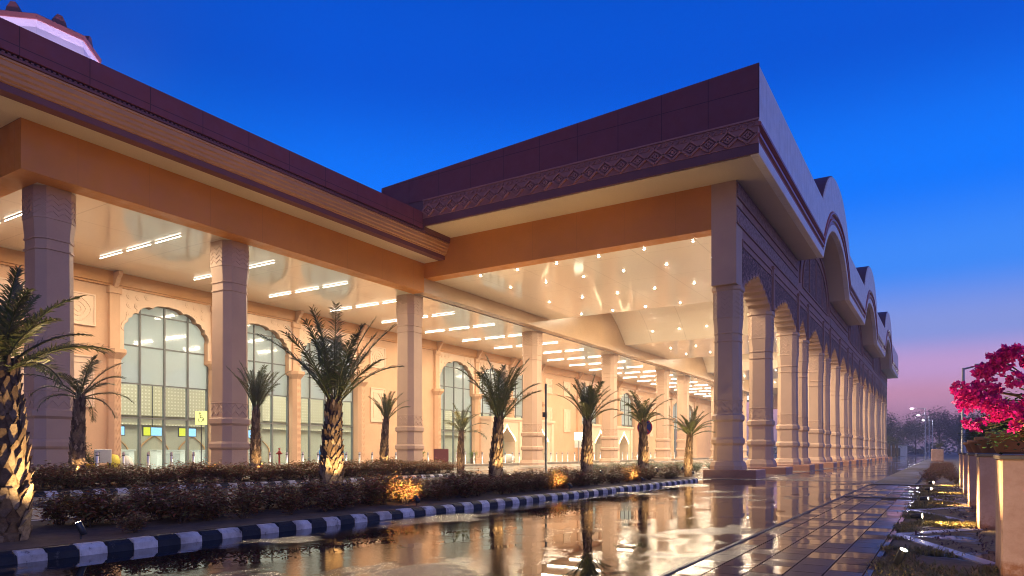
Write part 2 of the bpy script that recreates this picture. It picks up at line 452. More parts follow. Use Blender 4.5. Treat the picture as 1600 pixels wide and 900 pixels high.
# ------------------------------------------------------------------ ground
def sheet(name, x0, y0, x1, y1, z, mat, label, cat, nx=1, ny=1):
    m = MB(); m.box((x0,y0,z-.02),(x1,y1,z)); return structure(m.build(name, mat), label, cat)
m = MB(); m.add([(-3000,-3000,-.03),(3000,-3000,-.03),(3000,3000,-.03),(-3000,3000,-.03)], [(0,1,2,3)])
structure(m.build('ground', M['ground']), 'bare brown earth stretching to the horizon', 'ground')
sheet('road', -7.9, -14, -2.06, 190, 0, M['asphalt'], 'wet black asphalt road mirroring the lit colonnade', 'road')
sheet('crossing_strip', -7.88, 27.9, -2.07, 33, .004, M['apron'], 'paler concrete strip across the road beyond the first column', 'road')
sheet('service_lane', -18.9, -14, -7.92, 28, -.002, M['concrete'], 'pale grey concrete lane between the two planted medians', 'road')
sheet('porch_apron', -24.2, 28.004, -6.3, 124, .012, M['apron'], 'damp concrete drive under the columned porch', 'road')
sheet('drop_off_lane', -30.6, -14, -18.92, 28, -.004, M['concrete'], 'concrete drop off lane under the left canopy', 'road')
sheet('drop_off_lane', -30.6, 28.004, -24.22, 124, -.004, M['concrete'], 'far concrete lane in front of the entrance pavilions', 'road')
sheet('platform', -34.3, -14, -30.62, 124, .16, M['platform'], 'raised pale stone platform along the terminal wall', 'pavement')
sheet('sidewalk', -2.05, -8, -.54, 25.6, .022, M['pavers'], 'wet brown paver sidewalk beside the road', 'pavement')
sheet('footpath', -2.05, 25.62, -.8, 190, .03, M['footpath'], 'dull concrete footpath continuing into the distance', 'pavement')
sheet('planting_strip', -.53, -8, 7, 30, .004, M['bed_soil'], 'muddy planting strip with dry grass right of the pavers', 'ground')
m = MB()
for k in range(34):
    m.box((-2.09,-2+k*.82+.01,0.002),(-2.052,-2+k*.82+.80,.034))
structure(m.build('sidewalk_edging', M['slab']), 'narrow dark stone edging between road and pavers', 'kerb')
m = MB(); m.box((-2.0,18.2,.024),(-.52,18.29,.045)); m.box((-2.05,25.6,.02),(-.4,25.9,.05))
structure(m.build('drain_strip', M['slab']), 'dark drain strips crossing the paver sidewalk', 'drain')

def kerb_path(name, pts, label, inner_left=True, blk=.29, h=.122, w=.20, seed=1):
    """painted kerb blocks laid along a polyline, black and white by turns"""
    rnd = random.Random(seed); m = MB()
    P = [V3((x,y,0)) for x,y in pts]; L = [0]
    for a,b in zip(P,P[1:]): L.append(L[-1]+(b-a).length)
    def at(s):
        s = max(0,min(L[-1]-1e-4,s))
        for i in range(len(P)-1):
            if s <= L[i+1]:
                f = (s-L[i])/(L[i+1]-L[i]); return P[i].lerp(P[i+1], f), (P[i+1]-P[i]).normalized()
    k = 0; s0 = 0
    while s0 < L[-1]-.05:
        l = blk*rnd.uniform(.95,1.05); s1 = min(L[-1], s0+l); rs = []
        hh = h + rnd.uniform(-.008,.008); lo = rnd.uniform(-.006,.006)
        for s in (s0+.004, s0+.02, s1-.02, s1-.004):
            p, t = at(s); nrm = V3((t.y,-t.x,0)) # to the right of travel = road side
            e = .012 if s in (s0+.004, s1-.004) else 0
            prof = [(lo,-.03),(lo-.012,hh*.6),(lo-.035-e,hh-.025-e),(lo-.075-e,hh-e),(-w+.03,hh-e),(-w,hh-.02),(-w,-.03)]
            rs.append([tuple(p + nrm*q + V3((0,0,z))) for q,z in prof])
        m.rings(rs, k % 2); k += 1; s0 = s1
    return structure(m.build(name, [M['kerb_white'],M['kerb_black']]), label, 'kerb')
def arc(cx, cy, r, a0, a1, n=10): return [(cx+r*cos(R(a0+(a1-a0)*i/n)), cy+r*sin(R(a0+(a1-a0)*i/n))) for i in range(n+1)]
kerb_path('kerb', [(-7.72,-9),(-7.72,25.2)] + arc(-9.52,25.2,1.8,0,90) + [(-9.9,27.0),(-10.4,27.0)] + arc(-10.4,26.2,.8,90,180) + [(-11.2,24),(-11.2,-9)], 'black and white painted kerb around the near planted median', seed=3)
kerb_path('kerb', [(-18.75,-9),(-18.75,25)] + arc(-20.5,25,1.75,0,180,16) + [(-22.25,-9)], 'black and white painted kerb around the far planted median', seed=5)
kerb_path('platform_kerb', [(-30.6,-14),(-30.6,124)], 'long kerb edging the drop off platform', blk=.6, h=.17, seed=6).data.materials[0] = M['footpath']
bpy.data.objects['platform_kerb'].data.materials[1] = M['footpath']
m = MB(); m.prism_z([(-7.92,-9),(-7.92,25.2)] + arc(-9.52,25.2,1.6,0,90)[1:] + [(-10.4,26.8),(-11,24),(-11,-9)], -.02, .12)
structure(m.build('median_soil', M['soil']), 'brown soil inside the near median kerb', 'soil')
m = MB(); m.prism_z([(-18.95,-9),(-18.95,25)] + arc(-20.5,25,1.55,0,180)[1:] + [(-22.05,-9)], -.02, .12)
structure(m.build('median_soil', M['soil']), 'brown soil inside the far median kerb', 'soil')

# ------------------------------------------------------------------ ornament helpers
def multifoil(hw, zs, rise, n=4, seg=6, bulge=.22, p=1.6, tip=.12):
    """scalloped arch, (y,z) offsets from +hw round over the apex to -hw"""
    base = []
    for k in range(n+1):
        if p < 1.58:      # low pointed arch of big foils
            f = k/n; base.append((hw*(1-f), zs + rise*(f**.85)))
        else:
            a = (k/n)*pi/2; base.append((hw*cos(a)**(2/p*.9) if k < n else 0, zs + rise*sin(a)**(2/p*1.0)))
    half = []
    for k in range(n):
        (y0,z0),(y1,z1) = base[k], base[k+1]
        dy, dz = y1-y0, z1-z0; L = hypot(dy,dz); nx, nz = dz/L, -dy/L
        for s in range(seg):
            f = s/seg; b = bulge*L*sqrt(max(0,4*f*(1-f)))*(1 if k < n-1 else .8)
            half.append((y0+dy*f+nx*b, z0+dz*f+nz*b))
    apex = (0, zs+rise+tip)
    return half + [apex] + [(-y,z) for y,z in reversed(half)]

def chevrons(m, o, ux, w, z0, z1, rows, nrm, wid=.035, dep=.022, cyc=2):
    """raised zig-zag bars on a vertical face: o=(x,y) centre of face, ux=(x,y) unit along the face, nrm outward"""
    ux = V3((*ux,0)); nrm = V3((*nrm,0)); o = V3((*o,0))
    step = (z1-z0)/rows; n = cyc*2
    for r_ in range(rows):
        zc = z0 + step*(r_+.12)
        for k in range(n):
            a = -w/2 + w*k/n; b = -w/2 + w*(k+1)/n
            za, zb = (zc, zc+step*.72) if k % 2 == 0 else (zc+step*.72, zc)
            pa = o+ux*a+V3((0,0,za)); pb = o+ux*b+V3((0,0,zb)); up = V3((0,0,wid))
            f = [pa-nrm*.01, pb-nrm*.01, pb+up-nrm*.01, pa+up-nrm*.01, pa+nrm*dep, pb+nrm*dep, pb+up*.6+nrm*dep, pa+up*.6+nrm*dep]
            m.add(f, [(4,5,6,7),(0,1,5,4),(2,3,7,6),(1,2,6,5),(3,0,4,7)])

def csq(w, ch, z): # chamfered square ring
    h = w/2
    return [(h-ch,-h,z),(h,-h+ch,z),(h,h-ch,z),(h-ch,h,z),(-h+ch,h,z),(-h,h-ch,z),(-h,-h+ch,z),(-h+ch,-h,z)]

def column_parts(w, zt, z_off, capz, slab=True):
    """shaft and carved bands of an eight sided column; zt top, capz start of the carved capital"""
    q = w/1.05; C = .215*q; sh = MB(); bd = MB()
    def r_(f, z): return csq(w*f, C*(f if f < 1.1 else f*.98), z)
    b = z_off
    rings = [r_(1.30,b),r_(1.30,b+.16),r_(1.26,b+.20),r_(1.18,b+.33),r_(1.05,b+.37),r_(1.02,b+1.02),
             r_(1.10,b+1.06),r_(1.17,b+1.12),r_(1.17,b+1.27),r_(1.10,b+1.33),r_(1.04,b+1.36),r_(1.02,b+2.02),
             r_(1.08,b+2.06),r_(1.15,b+2.11),r_(1.15,b+2.29),r_(1.06,b+2.33),r_(1.0,b+2.36),r_(1.0,b+2.92),r_(1.03,b+2.93),r_(1.03,b+2.97),r_(1.0,b+2.98),
             r_(.96,capz-1.0),r_(1.02,capz-.99),r_(1.02,capz-.94),r_(.96,capz-.93),r_(.96,capz-.66),r_(1.02,capz-.65),r_(1.02,capz-.60),r_(.97,capz-.59),
             r_(1.05,capz),r_(1.08,capz+.01),r_(1.08,capz+.05),r_(1.06,capz+.06)] + ([r_(1.06,zt-.20),r_(1.09,zt-.19),r_(1.16,zt-.15),r_(1.16,zt)] if slab else [r_(1.06,zt)])
    sh.rings(rings)
    b2 = MB()
    def bands(mm, z0, z1, f, rows):
        W = w*f; h = W/2; cc = C*f; fw = W-2*cc; cw = cc*1.414; d = (h - cc/2)
        for ux, nrm, o, ww in (((1,0),(0,-1),(0,-h),fw),((0,1),(1,0),(h,0),fw),((-1,0),(0,1),(0,h),fw),((0,-1),(-1,0),(-h,0),fw),
                               ((.7071,.7071),(.7071,-.7071),(d,-d),cw),((-.7071,.7071),(.7071,.7071),(d,d),cw),((-.7071,-.7071),(-.7071,.7071),(-d,d),cw),((.7071,-.7071),(-.7071,-.7071),(-d,-d),cw)):
            chevrons(mm, o, ux, ww*.96, z0, z1, rows, nrm, .04*q, .016*q, 2 if ww > .5 else 1)
    bands(bd, b+2.38, b+2.92, 1.0, 2)
    bands(b2, capz+.10, zt-.24, 1.06, max(3, int((zt-capz)/.24)))
    return sh, bd, b2

# ------------------------------------------------------------------ the long porch
BAYS = (50.4, 75.4, 100.4); HALF = 6.6; RISE = 2.9
def rise(y, r=RISE, hw=HALF, p=2.5):
    for c in BAYS:
        u = abs(y-c)/hw
        if u < 1: return r*(1-u**p)
    return 0.0
def ysteps(y0, y1, hw=HALF):
    ys = {y0, y1}
    for c in BAYS:
        for k in range(-16,17):
            y = c + hw*sin(k/16*pi/2)
            if y0 < y < y1: ys.add(round(y,4))
    return sorted(ys)
YF, YE = 27.1, 121.5           # fascia ends
XF = -5.95                      # outer fascia plane
WX0, WX1 = -8.35, -7.32         # colonnade wall
Y0P, Y1P = 29.4, 119.2          # front and back wall of the porch
SOF = 12.38

porch = empty('columned_porch', (-14,29.4,0), 'long porch with scalloped arches, wavy roof edge and brown front fascia', 'porch')
porch.location = (0,0,0)

def loft_y(m, prof, ys, mi=0, fr=rise, smooth=False):
    vs = []; n = len(prof)
    for y in ys:
        for x, z, k in prof: vs.append((x,y,z+fr(y)*k))
    fs = [(i*n+j,i*n+j+1,(i+1)*n+j+1,(i+1)*n+j) for i in range(len(ys)-1) for j in range(n-1)]
    m.add(vs, [f[::-1] for f in fs], mi, smooth)
    m.add([vs[j] for j in range(n)], [tuple(range(n))], mi)
    m.add([vs[-n+j] for j in range(n)], [tuple(range(n-1,-1,-1))], mi)
ys = ysteps(YF+.06, YE)
def TOP(y): return 15.75
# side fascia, three layers following the wavy edge
m = MB(); loft_y(m, [(XF-.35,13.62,1),(XF,13.62,1),(XF+.03,13.66,1),(XF+.03,15.70,1.02),(XF-.02,15.76,1.02),(XF-.7,15.76,1.02),(XF-.7,14.2,1)], ys)
m.build('side_fascia', M['grey_clad'], porch)
m = MB(); loft_y(m, [(XF-.4,12.80,1),(XF-.02,12.80,1),(XF-.02,12.98,1),(XF+.07,13.02,1),(XF+.07,13.14,1),(XF-.08,13.20,1),(XF-.08,13.40,1),(XF+.1,13.45,1),(XF+.1,13.56,1),(XF-.05,13.61,1),(XF-.4,13.61,1)], ys)
m.build('side_moulding', M['maroon'], porch)
m = MB(); loft_y(m, [(XF-.3,SOF,1),(XF,SOF,1),(XF+.02,12.44,1),(XF+.02,12.79,1),(XF-.3,12.79,1)], ys)
m.build('side_edge_strip', M['grey_strip'], porch)
# dark vault backs of the three roof lobes (the rise behind the fascia)
for c in BAYS:
    m = MB(); yy = [y for y in ysteps(c-HALF, c+HALF)]
    loft_y(m, [(XF-.06,15.6,1.03),(XF-.06,15.80,1.03),(XF-6.5,15.80,1.03),(XF-6.5,15.6,1.03)], yy)
    m.build('roof_lobe', M['brown_plain'], porch)
# soffits
m = MB(); loft_y(m, [(WX1,SOF+.02,1),(XF-.3,SOF+.02,1),(XF-.3,SOF+.3,1),(WX1,SOF+.3,1)], ysteps(Y0P,Y1P))
m.box((-24.5,27.3,SOF+.02),(XF-.3,Y0P,SOF+.3)); m.box((-24.5,Y1P,SOF+.02),(XF-.3,YE-.2,SOF+.3))
m.build('soffit', M['soffit'], porch)
# front fascia (faces -Y), rising a little towards the corner
def ftop(x): return 15.70 + (x-XF)*.0455
xl = -24.9
m = MB(); xr = XF+.045
m.add([(xl,YF+.02,13.7),(xr,YF+.02,13.7),(xr,YF+.02,ftop(XF)+.08),(xl,YF+.02,ftop(xl)),(xl,YF+.055,13.7),(xr,YF+.055,13.7),(xr,YF+.055,ftop(XF)+.08),(xl,YF+.055,ftop(xl))],
       [(0,1,2,3),(7,6,5,4),(3,2,6,7),(1,5,6,2),(0,3,7,4),(0,4,5,1)])
m.build('front_fascia', M['brown'], porch)
m = MB(); m.box((-22.1,YF-.02,SOF-.004),(XF+.03,YF+.057,12.74)); m.build('front_edge_band', M['brown_plain'], porch)
m = MB(); m.box((-26,YF+.06,12.2),(-22.11,Y0P-.05,14.6)); m.build('roof_corner', M['brown_plain'], porch)
fz = MB(); fz.box((-22.1,YF,12.745),(XF+.0,YF+.3,13.695)); fz.box((-22.1,YF-.06,13.62),(XF+.05,YF-.002,13.69)); fz.box((-22.1,YF-.04,12.75),(XF+.03,YF-.002,12.79))
nc = 22; cw = (22.1+XF)/nc
def bar_xz(m, p, q, w, y0, y1):
    (x0,z0),(x1,z1) = p,q; L = hypot(x1-x0,z1-z0); nx, nz = -(z1-z0)/L*w/2, (x1-x0)/L*w/2
    poly = [(x0-nx,z0-nz),(x1-nx,z1-nz),(x1+nx,z1+nz),(x0+nx,z0+nz)]
    m.prism_y(poly, y0, y1)
for k in range(nc):
    x0 = -22.1+k*cw; x1 = x0+cw; xm = x0+cw/2; zb, zt_, zm = 12.80, 13.40, 13.10
    for p,q in (((x0,zm),(xm,zt_)),((xm,zt_),(x1,zm)),((x1,zm),(xm,zb)),((xm,zb),(x0,zm))): bar_xz(fz, p, q, .075, YF-.10, YF-.003)
    for a in (.48,): 
        d = cw/2*a; e = .30*a
        for p,q in (((xm-d,zm),(xm,zm+e)),((xm,zm+e),(xm+d,zm)),((xm+d,zm),(xm,zm-e)),((xm,zm-e),(xm-d,zm))): bar_xz(fz, p, q, .05, YF-.08, YF-.003)
    fz.box((xm-.06,YF-.08,zm-.06),(xm+.06,YF-.003,zm+.06))
    for j in range(3):
        xx = x0+cw*(j+.2)/3
        bar_xz(fz, (xx,13.45),(xx+.09,13.52), .04, YF-.06, YF-.003); bar_xz(fz, (xx,13.59),(xx+.09,13.52), .04, YF-.06, YF-.003)
fz.box((-22.1,YF-.03,13.41),(XF+.02,YF-.002,13.435))
fz.build('diamond_frieze', M['frieze'], porch)
# front beam and corner pier
m = MB(); m.box((-24.0,Y0P,10.5),(-8.36,Y0P+.8,SOF+.02)); m.build('front_beam', M['orange'], porch)
m = MB(); m.box((-8.355,Y0P-.012,8.12),(WX1,Y0P+1.03,SOF+.02)); m.build('corner_pier', M['column'], porch)

# colonnade wall with its scalloped arches
mid = []
cols = [30.2, 36.5]
for c in BAYS: cols += [c-6.8, c-3.3, c+3.3, c+6.8] + ([c+12.5] if c != BAYS[-1] else [])
cols += [112.6, 118.5]
CW = 1.05; CAPT = 8.1
poly = [(Y1P,CAPT)]
top = []
for y in ysteps(Y0P+1.03, Y1P): top.append((y, SOF+.015+rise(y)))
outline = top[::-1]             # from far to near along the top
bottom = [(Y0P+1.03, CAPT)]
for a, b in zip(cols, cols[1:]):
    c = (a+b)/2; hw = (b-a)/2 - CW/2 - .02
    ar = multifoil(hw, CAPT+.02, 1.02 if hw > 1.6 else .95, 5 if hw > 1.6 else 4, 7, .36, 1.5, .2)
    bottom += [(c-hw,CAPT)] + [(c+y,z) for y,z in reversed(ar)] + [(c+hw,CAPT)]
bottom.append((Y1P, CAPT))
m = MB(); m.prism_x(bottom + outline, WX0, WX1); m.build('colonnade_wall', [M['facade']], porch)
# give the arch undersides the pale stone of the columns (they are a lining of their own)
for a, b in zip(cols, cols[1:]):
    c = (a+b)/2; hw = (b-a)/2 - CW/2 - .02
    ar = multifoil(hw, CAPT+.02, 1.02 if hw > 1.6 else .95, 5 if hw > 1.6 else 4, 7, .36, 1.5, .2)
    inn = [(c+y*.992,z-.025) for y,z in reversed(ar)]; out = [(c+y,z-.002) for y,z in reversed(ar)]
    m = MB(); n = len(inn); x0, x1 = WX0-.01, WX1+.012
    vs = [(x0,y,z) for y,z in inn]+[(x1,y,z) for y,z in inn]+[(x0,y,z) for y,z in out]+[(x1,y,z) for y,z in out]
    fs = []
    for i in range(n-1): fs += [(i,n+i,n+i+1,i+1),(n+i,3*n+i,3*n+i+1,n+i+1),(i+1,2*n+i+1,2*n+i,i)]
    m.add(vs, fs); m.build('arch_lining', M['cornice'] if False else M['column'], porch)
# relief on the outer face of the wall
x = WX1
def frame_yz(m, y0, y1, z0, z1, w, x0, x1):
    m.box((x0,y0,z0),(x1,y0+w,z1)); m.box((x0,y1-w,z0),(x1,y1,z1)); m.box((x0,y0+w,z0),(x1,y1-w,z0+w)); m.box((x0,y0+w,z1-w),(x1,y1-w,z1))
def piece(name, mat, *boxes):
    m = MB()
    for a_, b_ in boxes: m.box(a_, b_)
    return m.build(name, mat, porch)
segs = []; prev = Y0P+.05
for c in BAYS: segs.append((prev, c-HALF-.25)); prev = c+HALF+.25
segs.append((prev, Y1P))
for a, b in segs:
    piece('string_course', M['facade'], ((x+.004,a,11.72),(x+.07,b,11.80)))
    piece('carved_band', M['carved'], ((x+.004,a,11.84),(x+.05,b,12.34)))
    piece('string_course', M['facade'], ((x+.004,a,10.62),(x+.06,b,10.68))); piece('string_course', M['facade'], ((x+.004,a,11.32),(x+.06,b,11.38)))
    piece('carved_band', M['carved'], ((x+.003,a,10.72),(x+.035,b,11.28)))
for c in BAYS:
    for hw, h, w in ((6.3,3.55,.16),(5.3,2.9,.14)):
        n = 22; outer = [(c+hw*cos(pi*i/n), 11.2+h*sin(pi*i/n)**.85) for i in range(n+1)]
        inner = [(c+(hw-w)*cos(pi*i/n), 11.2+(h-w)*sin(pi*i/n)**.85) for i in range(n+1)]
        st = MB(); st.prism_x(outer + inner[::-1], x+.004, x+.08); st.build('arch_moulding', M['facade'], porch)
    piece('string_course', M['facade'], ((x+.004,c-6.2,10.62),(x+.06,c+6.2,10.68))); piece('string_course', M['facade'], ((x+.004,c-5.2,11.12),(x+.07,c+5.2,11.2)))
    for q in (-2.7,0,2.7): piece('arch_mullion', M['facade'], ((x+.004,c+q-.06,11.2),(x+.07,c+q+.06,11.2+2.7*sqrt(max(0,1-(q/5.2)**2)))))
for c in BAYS:
    n = 22; pl = [(c+5.1*cos(pi*i/n), 11.21+2.74*sin(pi*i/n)**.85) for i in range(n+1)]
    m = MB(); m.prism_x(pl, x-.02, x+.012); m.build('blind_arch_screen', M['lattice'], porch)
for y in cols[1:-1]:
    m = MB(); m.box((x+.002,y-.12,8.2),(x+.10,y+.12,10.3)); m.box((x+.002,y-.16,10.3),(x+.13,y+.16,10.4)); m.build('wall_rib', M['facade'], porch)
for a, b in zip(cols, cols[1:]):
    c = (a+b)/2; hw = (b-a)/2 - CW/2 - .02; h0 = (b-a)/2-.2
    ar = multifoil(hw, CAPT+.02, 1.02 if hw > 1.6 else .95, 5 if hw > 1.6 else 4, 7, .36, 1.5, .2)
    pl = [(c-h0,8.3)] + [(c+y*1.02,z+.13) for y,z in reversed(ar) if z+.13 > 8.32] + [(c+h0,8.3),(c+h0,9.85),(c-h0,9.85)]
    m = MB(); m.prism_x(pl, x-.02, x+.014); o = m.build('lattice_panel', M['lattice'], porch)
    m = MB(); frame_yz(m, c-h0-.02, c+h0+.02, 9.84, 10.2, .05, x+.003, x+.05); m.build('panel_frame', M['facade'], o)
# ceiling with its three barrel vaults, and the tan bulkhead above the wing ceiling
CEIL = 10.52; XB = -23.9
def cr(y): return rise(y, 3.1, 6.9, 2.2)
def ysC(y0, y1):
    return sorted(set(ysteps(y0,y1,6.9)))
yc = ysC(Y0P+.8, Y1P)
m = MB(); loft_y(m, [(XB+.02,CEIL,1),(WX0+.0,CEIL,1),(WX0,CEIL+.15,1),(XB+.02,CEIL+.15,1)], yc, fr=cr); m.build('porch_ceiling', M['ceiling'], porch)
m = MB(); m.prism_x([(Y0P,9.75),(Y1P,9.75)] + [(y,CEIL+.1+cr(y)) for y in reversed(yc)] + [(Y0P,CEIL+.1)], XB-.6, XB); m.build('bulkhead', M['bulkhead'], porch)
# back end of the porch
m = MB(); m.box((-24.4,Y1P,8.1),(WX1,Y1P+.5,SOF)); m.box((-24.9,YE-.5,SOF),(XF-.01,YE-.01,15.6)); m.build('rear_fascia', M['brown'], porch)
# columns on plinths
sh, bd, b2 = column_parts(CW, CAPT, .34, 6.75)
c0 = sh.build('column', M['column'], porch); bd.build('carved_zigzag', M['column'], c0); b2.build('carved_capital', M['column'], c0)
m = MB(); m.bevel_box((-.85,-.85,0),(1.35,.95,.34), .03); p0 = m.build('plinth', M['plinth'], c0)
for k, y in enumerate(cols):
    c = c0 if k == 0 else copy_tree(c0, porch)
    c.location = (-7.86, y, .012)

# ------------------------------------------------------------------ terminal and its left canopy
term = empty('terminal_building', (0,0,0), 'peach terminal building with arched glass windows behind a flat canopy on tall columns', 'building')
XW = -34.0; WZ = 9.75; WEND = 124
bands = [('front_beam', -24.7, -23.9, 9.75, 11.3)]
m = MB(); m.box((-24.7,10.05,WZ),(-23.9,Y0P-.004,11.3)); m.box((-34.0,10.05,WZ),(-24.704,10.85,11.3)); m.build('canopy_beam', M['orange'], term)
m = MB(); m.box((-34,10.853,WZ),(-24.705,WEND,WZ+.2)); m.build('canopy_ceiling', M['ceiling'], term)
m = MB(); m.box((-23.898,3,11.3),(-22.52,Y0P-.003,11.5)); m.box((-36,3,11.3),(-23.9,10.04,11.5)); m.build('canopy_soffit', M['soffit'], term)
# cornice: stepped mouldings along the eaves
prof = [(-22.9,11.292),(-22.5,11.292),(-22.5,11.50),(-22.44,11.52),(-22.44,11.56),(-22.36,11.60),(-22.36,11.70),(-22.30,11.74),(-22.30,11.84),(-22.24,11.88),(-22.24,12.02),(-22.20,12.04),(-22.20,12.10),(-22.9,12.12)]
m = MB(); m.prism_y([(a,b) for a,b in prof[2:]] + [(-22.9,11.5)], 3, Y0P-.01); m.build('canopy_cornice', M['cornice'], term)
m = MB(); m.box((-22.9,3,11.294),(-22.495,Y0P-.012,11.498)); m.build('cornice_base', M['brown_plain'], term)
m = MB()
m.box((-23.0,3,12.12),(-22.16,Y0P-.02,12.19))
for k in range(180): m.box((-22.3,3+k*.146,12.192),(-22.15,3+k*.146+.08,12.235))
m.build('dentil_course', M['brown_plain'], term)
m = MB(); m.box((-23.2,3,12.28),(-22.12,YF-.005,13.1)); m.build('parapet', M['brown'], term)
m = MB(); m.box((-46,3,11.6),(-23.21,YF,12.9)); m.box((-60,-6,12.0),(-34.2,124,13.0)); m.build('roof_deck', M['brown_plain'], term)

WINS = []
for c in (26.4, 51.4, 76.4, 101.4): WINS += [c-5.4, c+.1, c+5.6]
WHW = 2.5
def win_arch(c):
    a = multifoil(WHW-.22, 7.0, 1.45, 4, 6, .20, 1.7, .12)
    return [(c+WHW,.15),(c+WHW,5.75),(c+WHW-.22,5.85)] + [(c+y,z) for y,z in a] + [(c-WHW+.22,5.85),(c-WHW,5.75),(c-WHW,.15)]
outl = [(2,0.1),(2,WZ-.001),(WEND,WZ-.001),(WEND,.1)]
bot = []
for c in reversed(WINS): bot += win_arch(c)
poly = [(2,.15)] ; 
# counter-clockwise from +X: along the bottom (increasing y), up, back along the top
asc = []
for c in WINS: asc += win_arch(c)[::-1]
m = MB(); m.prism_x([(2,.15)] + asc + [(WEND,.15),(WEND,WZ-.002),(2,WZ-.002)], XW-.45, XW); m.build('front_wall', M['stucco'], term)
# cream scalloped surrounds with rosettes
for c in WINS:
    a = multifoil(WHW-.22, 7.0, 1.45, 4, 6, .20, 1.7, .12)
    inner = [(c+y*1.001,z) for y,z in a]
    pl = [(c-WHW-.02,5.9),(c-WHW+.215,5.9)] + list(reversed([(c+y,z) for y,z in a])) + [(c+WHW-.215,5.9),(c+WHW+.02,5.9),(c+WHW+.02,9.14),(c-WHW-.02,9.14)]
    m = MB(); m.prism_x(pl, XW-.3, XW+.06)
    for sy in (-1,1):
        for dy, dz in ((2.0,8.75),(1.55,8.75),(1.1,8.85),(2.0,8.3),(1.62,8.3),(2.02,7.85)):
            n = 10; r_ = .16
            m.prism_x([(c+sy*dy+r_*cos(2*pi*i/n), dz+r_*sin(2*pi*i/n)) for i in range(n)], XW+.061, XW+.085)
            m.prism_x([(c+sy*dy+.07*cos(2*pi*i/n), dz+.07*sin(2*pi*i/n)) for i in range(n)], XW+.086, XW+.10)
    # thin raised rim round the scallops
    n = len(a)
    for i in range(n-1):
        (y0,z0),(y1,z1) = a[i],a[i+1]
        m.prism_x([(c+y0,z0),(c+y0*1.05,z0+.07),(c+y1*1.05,z1+.07),(c+y1,z1)], XW+.0605, XW+.09)
    m.build('window_surround', M['stucco_light'], term)
    # glazing
    f = MB(); xg = XW-.32
    for y in (-2.47,-1.3,0,1.3,2.47): f.box((xg-.10,c+y-.04,.15),(xg+.08,c+y+.04,8.5))
    for z in (.2,2.8,4.5,6.4,8.02): f.box((xg-.05,c-2.5,z-.03),(xg+.06,c+2.5,z+.03))
    fr = f.build('window', M['mullion'], term)
    g = MB(); g.box((xg-.012,c-2.5,.15),(xg+.012,c+2.5,4.5)); g.build('clear_pane', M['glass'], fr)
    g = MB(); g.box((xg-.013,c-2.5,4.5),(xg+.013,c+2.5,8.65)); g.build('frosted_pane', M['frost'], fr)
# top band, brackets, pilasters
m = MB(); m.box((XW+.002,2,9.15),(XW+.22,WEND,WZ-.003)); m.box((XW+.002,2,9.05),(XW+.14,WEND,9.148)); m.build('wall_frieze', M['cornice'], term)
pil = sorted(set([round(c+s*2.78,2) for c in WINS for s in (-1,1)]))
def pilaster(y, w=.30):
    m = MB(); x0 = XW
    ring = lambda d, h, z: [(x0-.01,y-h,z),(x0+d*.45,y-h,z),(x0+d,y-h*.5,z),(x0+d,y+h*.5,z),(x0+d*.45,y+h,z),(x0-.01,y+h,z)]
    m.rings([ring(.55,w+.08,.15),ring(.55,w+.08,.5),ring(.42,w,.55),ring(.42,w,5.55),ring(.46,w+.03,5.6),ring(.66,w+.2,5.85),ring(.66,w+.2,6.02),ring(.40,w-.04,6.05)])
    chevrons(m, (x0+.42,y), (0,1), w*1.0, .7, 5.4, 12, (1,0), .03, .015, 2)
    m.box((x0+.001,y-w+.06,6.05),(x0+.20,y+w-.06,8.72)); m.box((x0+.001,y-w,8.72),(x0+.28,y+w,9.04))
    # curved bracket under the frieze
    bp = [(.22,9.72),(.72,9.72),(.72,9.55),(.55,9.42),(.45,9.2),(.36,9.1),(.30,8.98),(.22,8.95)]
    vs = [(x0+px,y-.1,z) for px,z in bp]+[(x0+px,y+.1,z) for px,z in bp]; n = len(bp)
    m.add(vs, [tuple(range(n-1,-1,-1)),tuple(range(n,2*n))]+[(i,(i+1)%n,n+(i+1)%n,n+i) for i in range(n)])
    return m
done = []
for y in pil:
    if any(abs(y-q) < .3 for q in done): continue
    done.append(y); pilaster(y).build('pilaster', M['stucco'], term)
# relief panels on the plain wall stretches
def relief(yc_, z0, z1, hw, fancy):
    m = MB(); m.box((XW+.001,yc_-hw,z0),(XW+.05,yc_+hw,z1)); frame_yz(m, yc_-hw, yc_+hw, z0, z1, .07, XW+.051, XW+.10)
    if fancy:
        zc = (z0+z1)/2
        for a in (.75,.45,.2):
            n = 16; P = []
            for i in range(n):
                t_ = 2*pi*i/n; P.append((yc_+hw*a*cos(t_)*(.75+.25*abs(cos(t_))), zc+(z1-z0)/2*a*sin(t_)*(.7+.3*abs(sin(t_)))))
            for i in range(n):
                p,q = P[i],P[(i+1)%n]; L = hypot(q[0]-p[0],q[1]-p[1]); nx,nz = (q[1]-p[1])/L*.02, -(q[0]-p[0])/L*.02
                m.prism_x([(p[0]-nx,p[1]-nz),(p[0]+nx,p[1]+nz),(q[0]+nx,q[1]+nz),(q[0]-nx,q[1]-nz)], XW+.051, XW+.075)
    else: frame_yz(m, yc_-hw*.6, yc_+hw*.6, z0+.3, z1-.3, .05, XW+.051, XW+.08)
    m.build('relief_panel', M['stucco_light'], term)
for yc_ in (13.9,16.6,36.6,40.6,61.6,65.6,86.6,90.6):
    relief(yc_, 7.0, 8.5, .78, True); relief(yc_, 3.2, 5.6, .72, False)
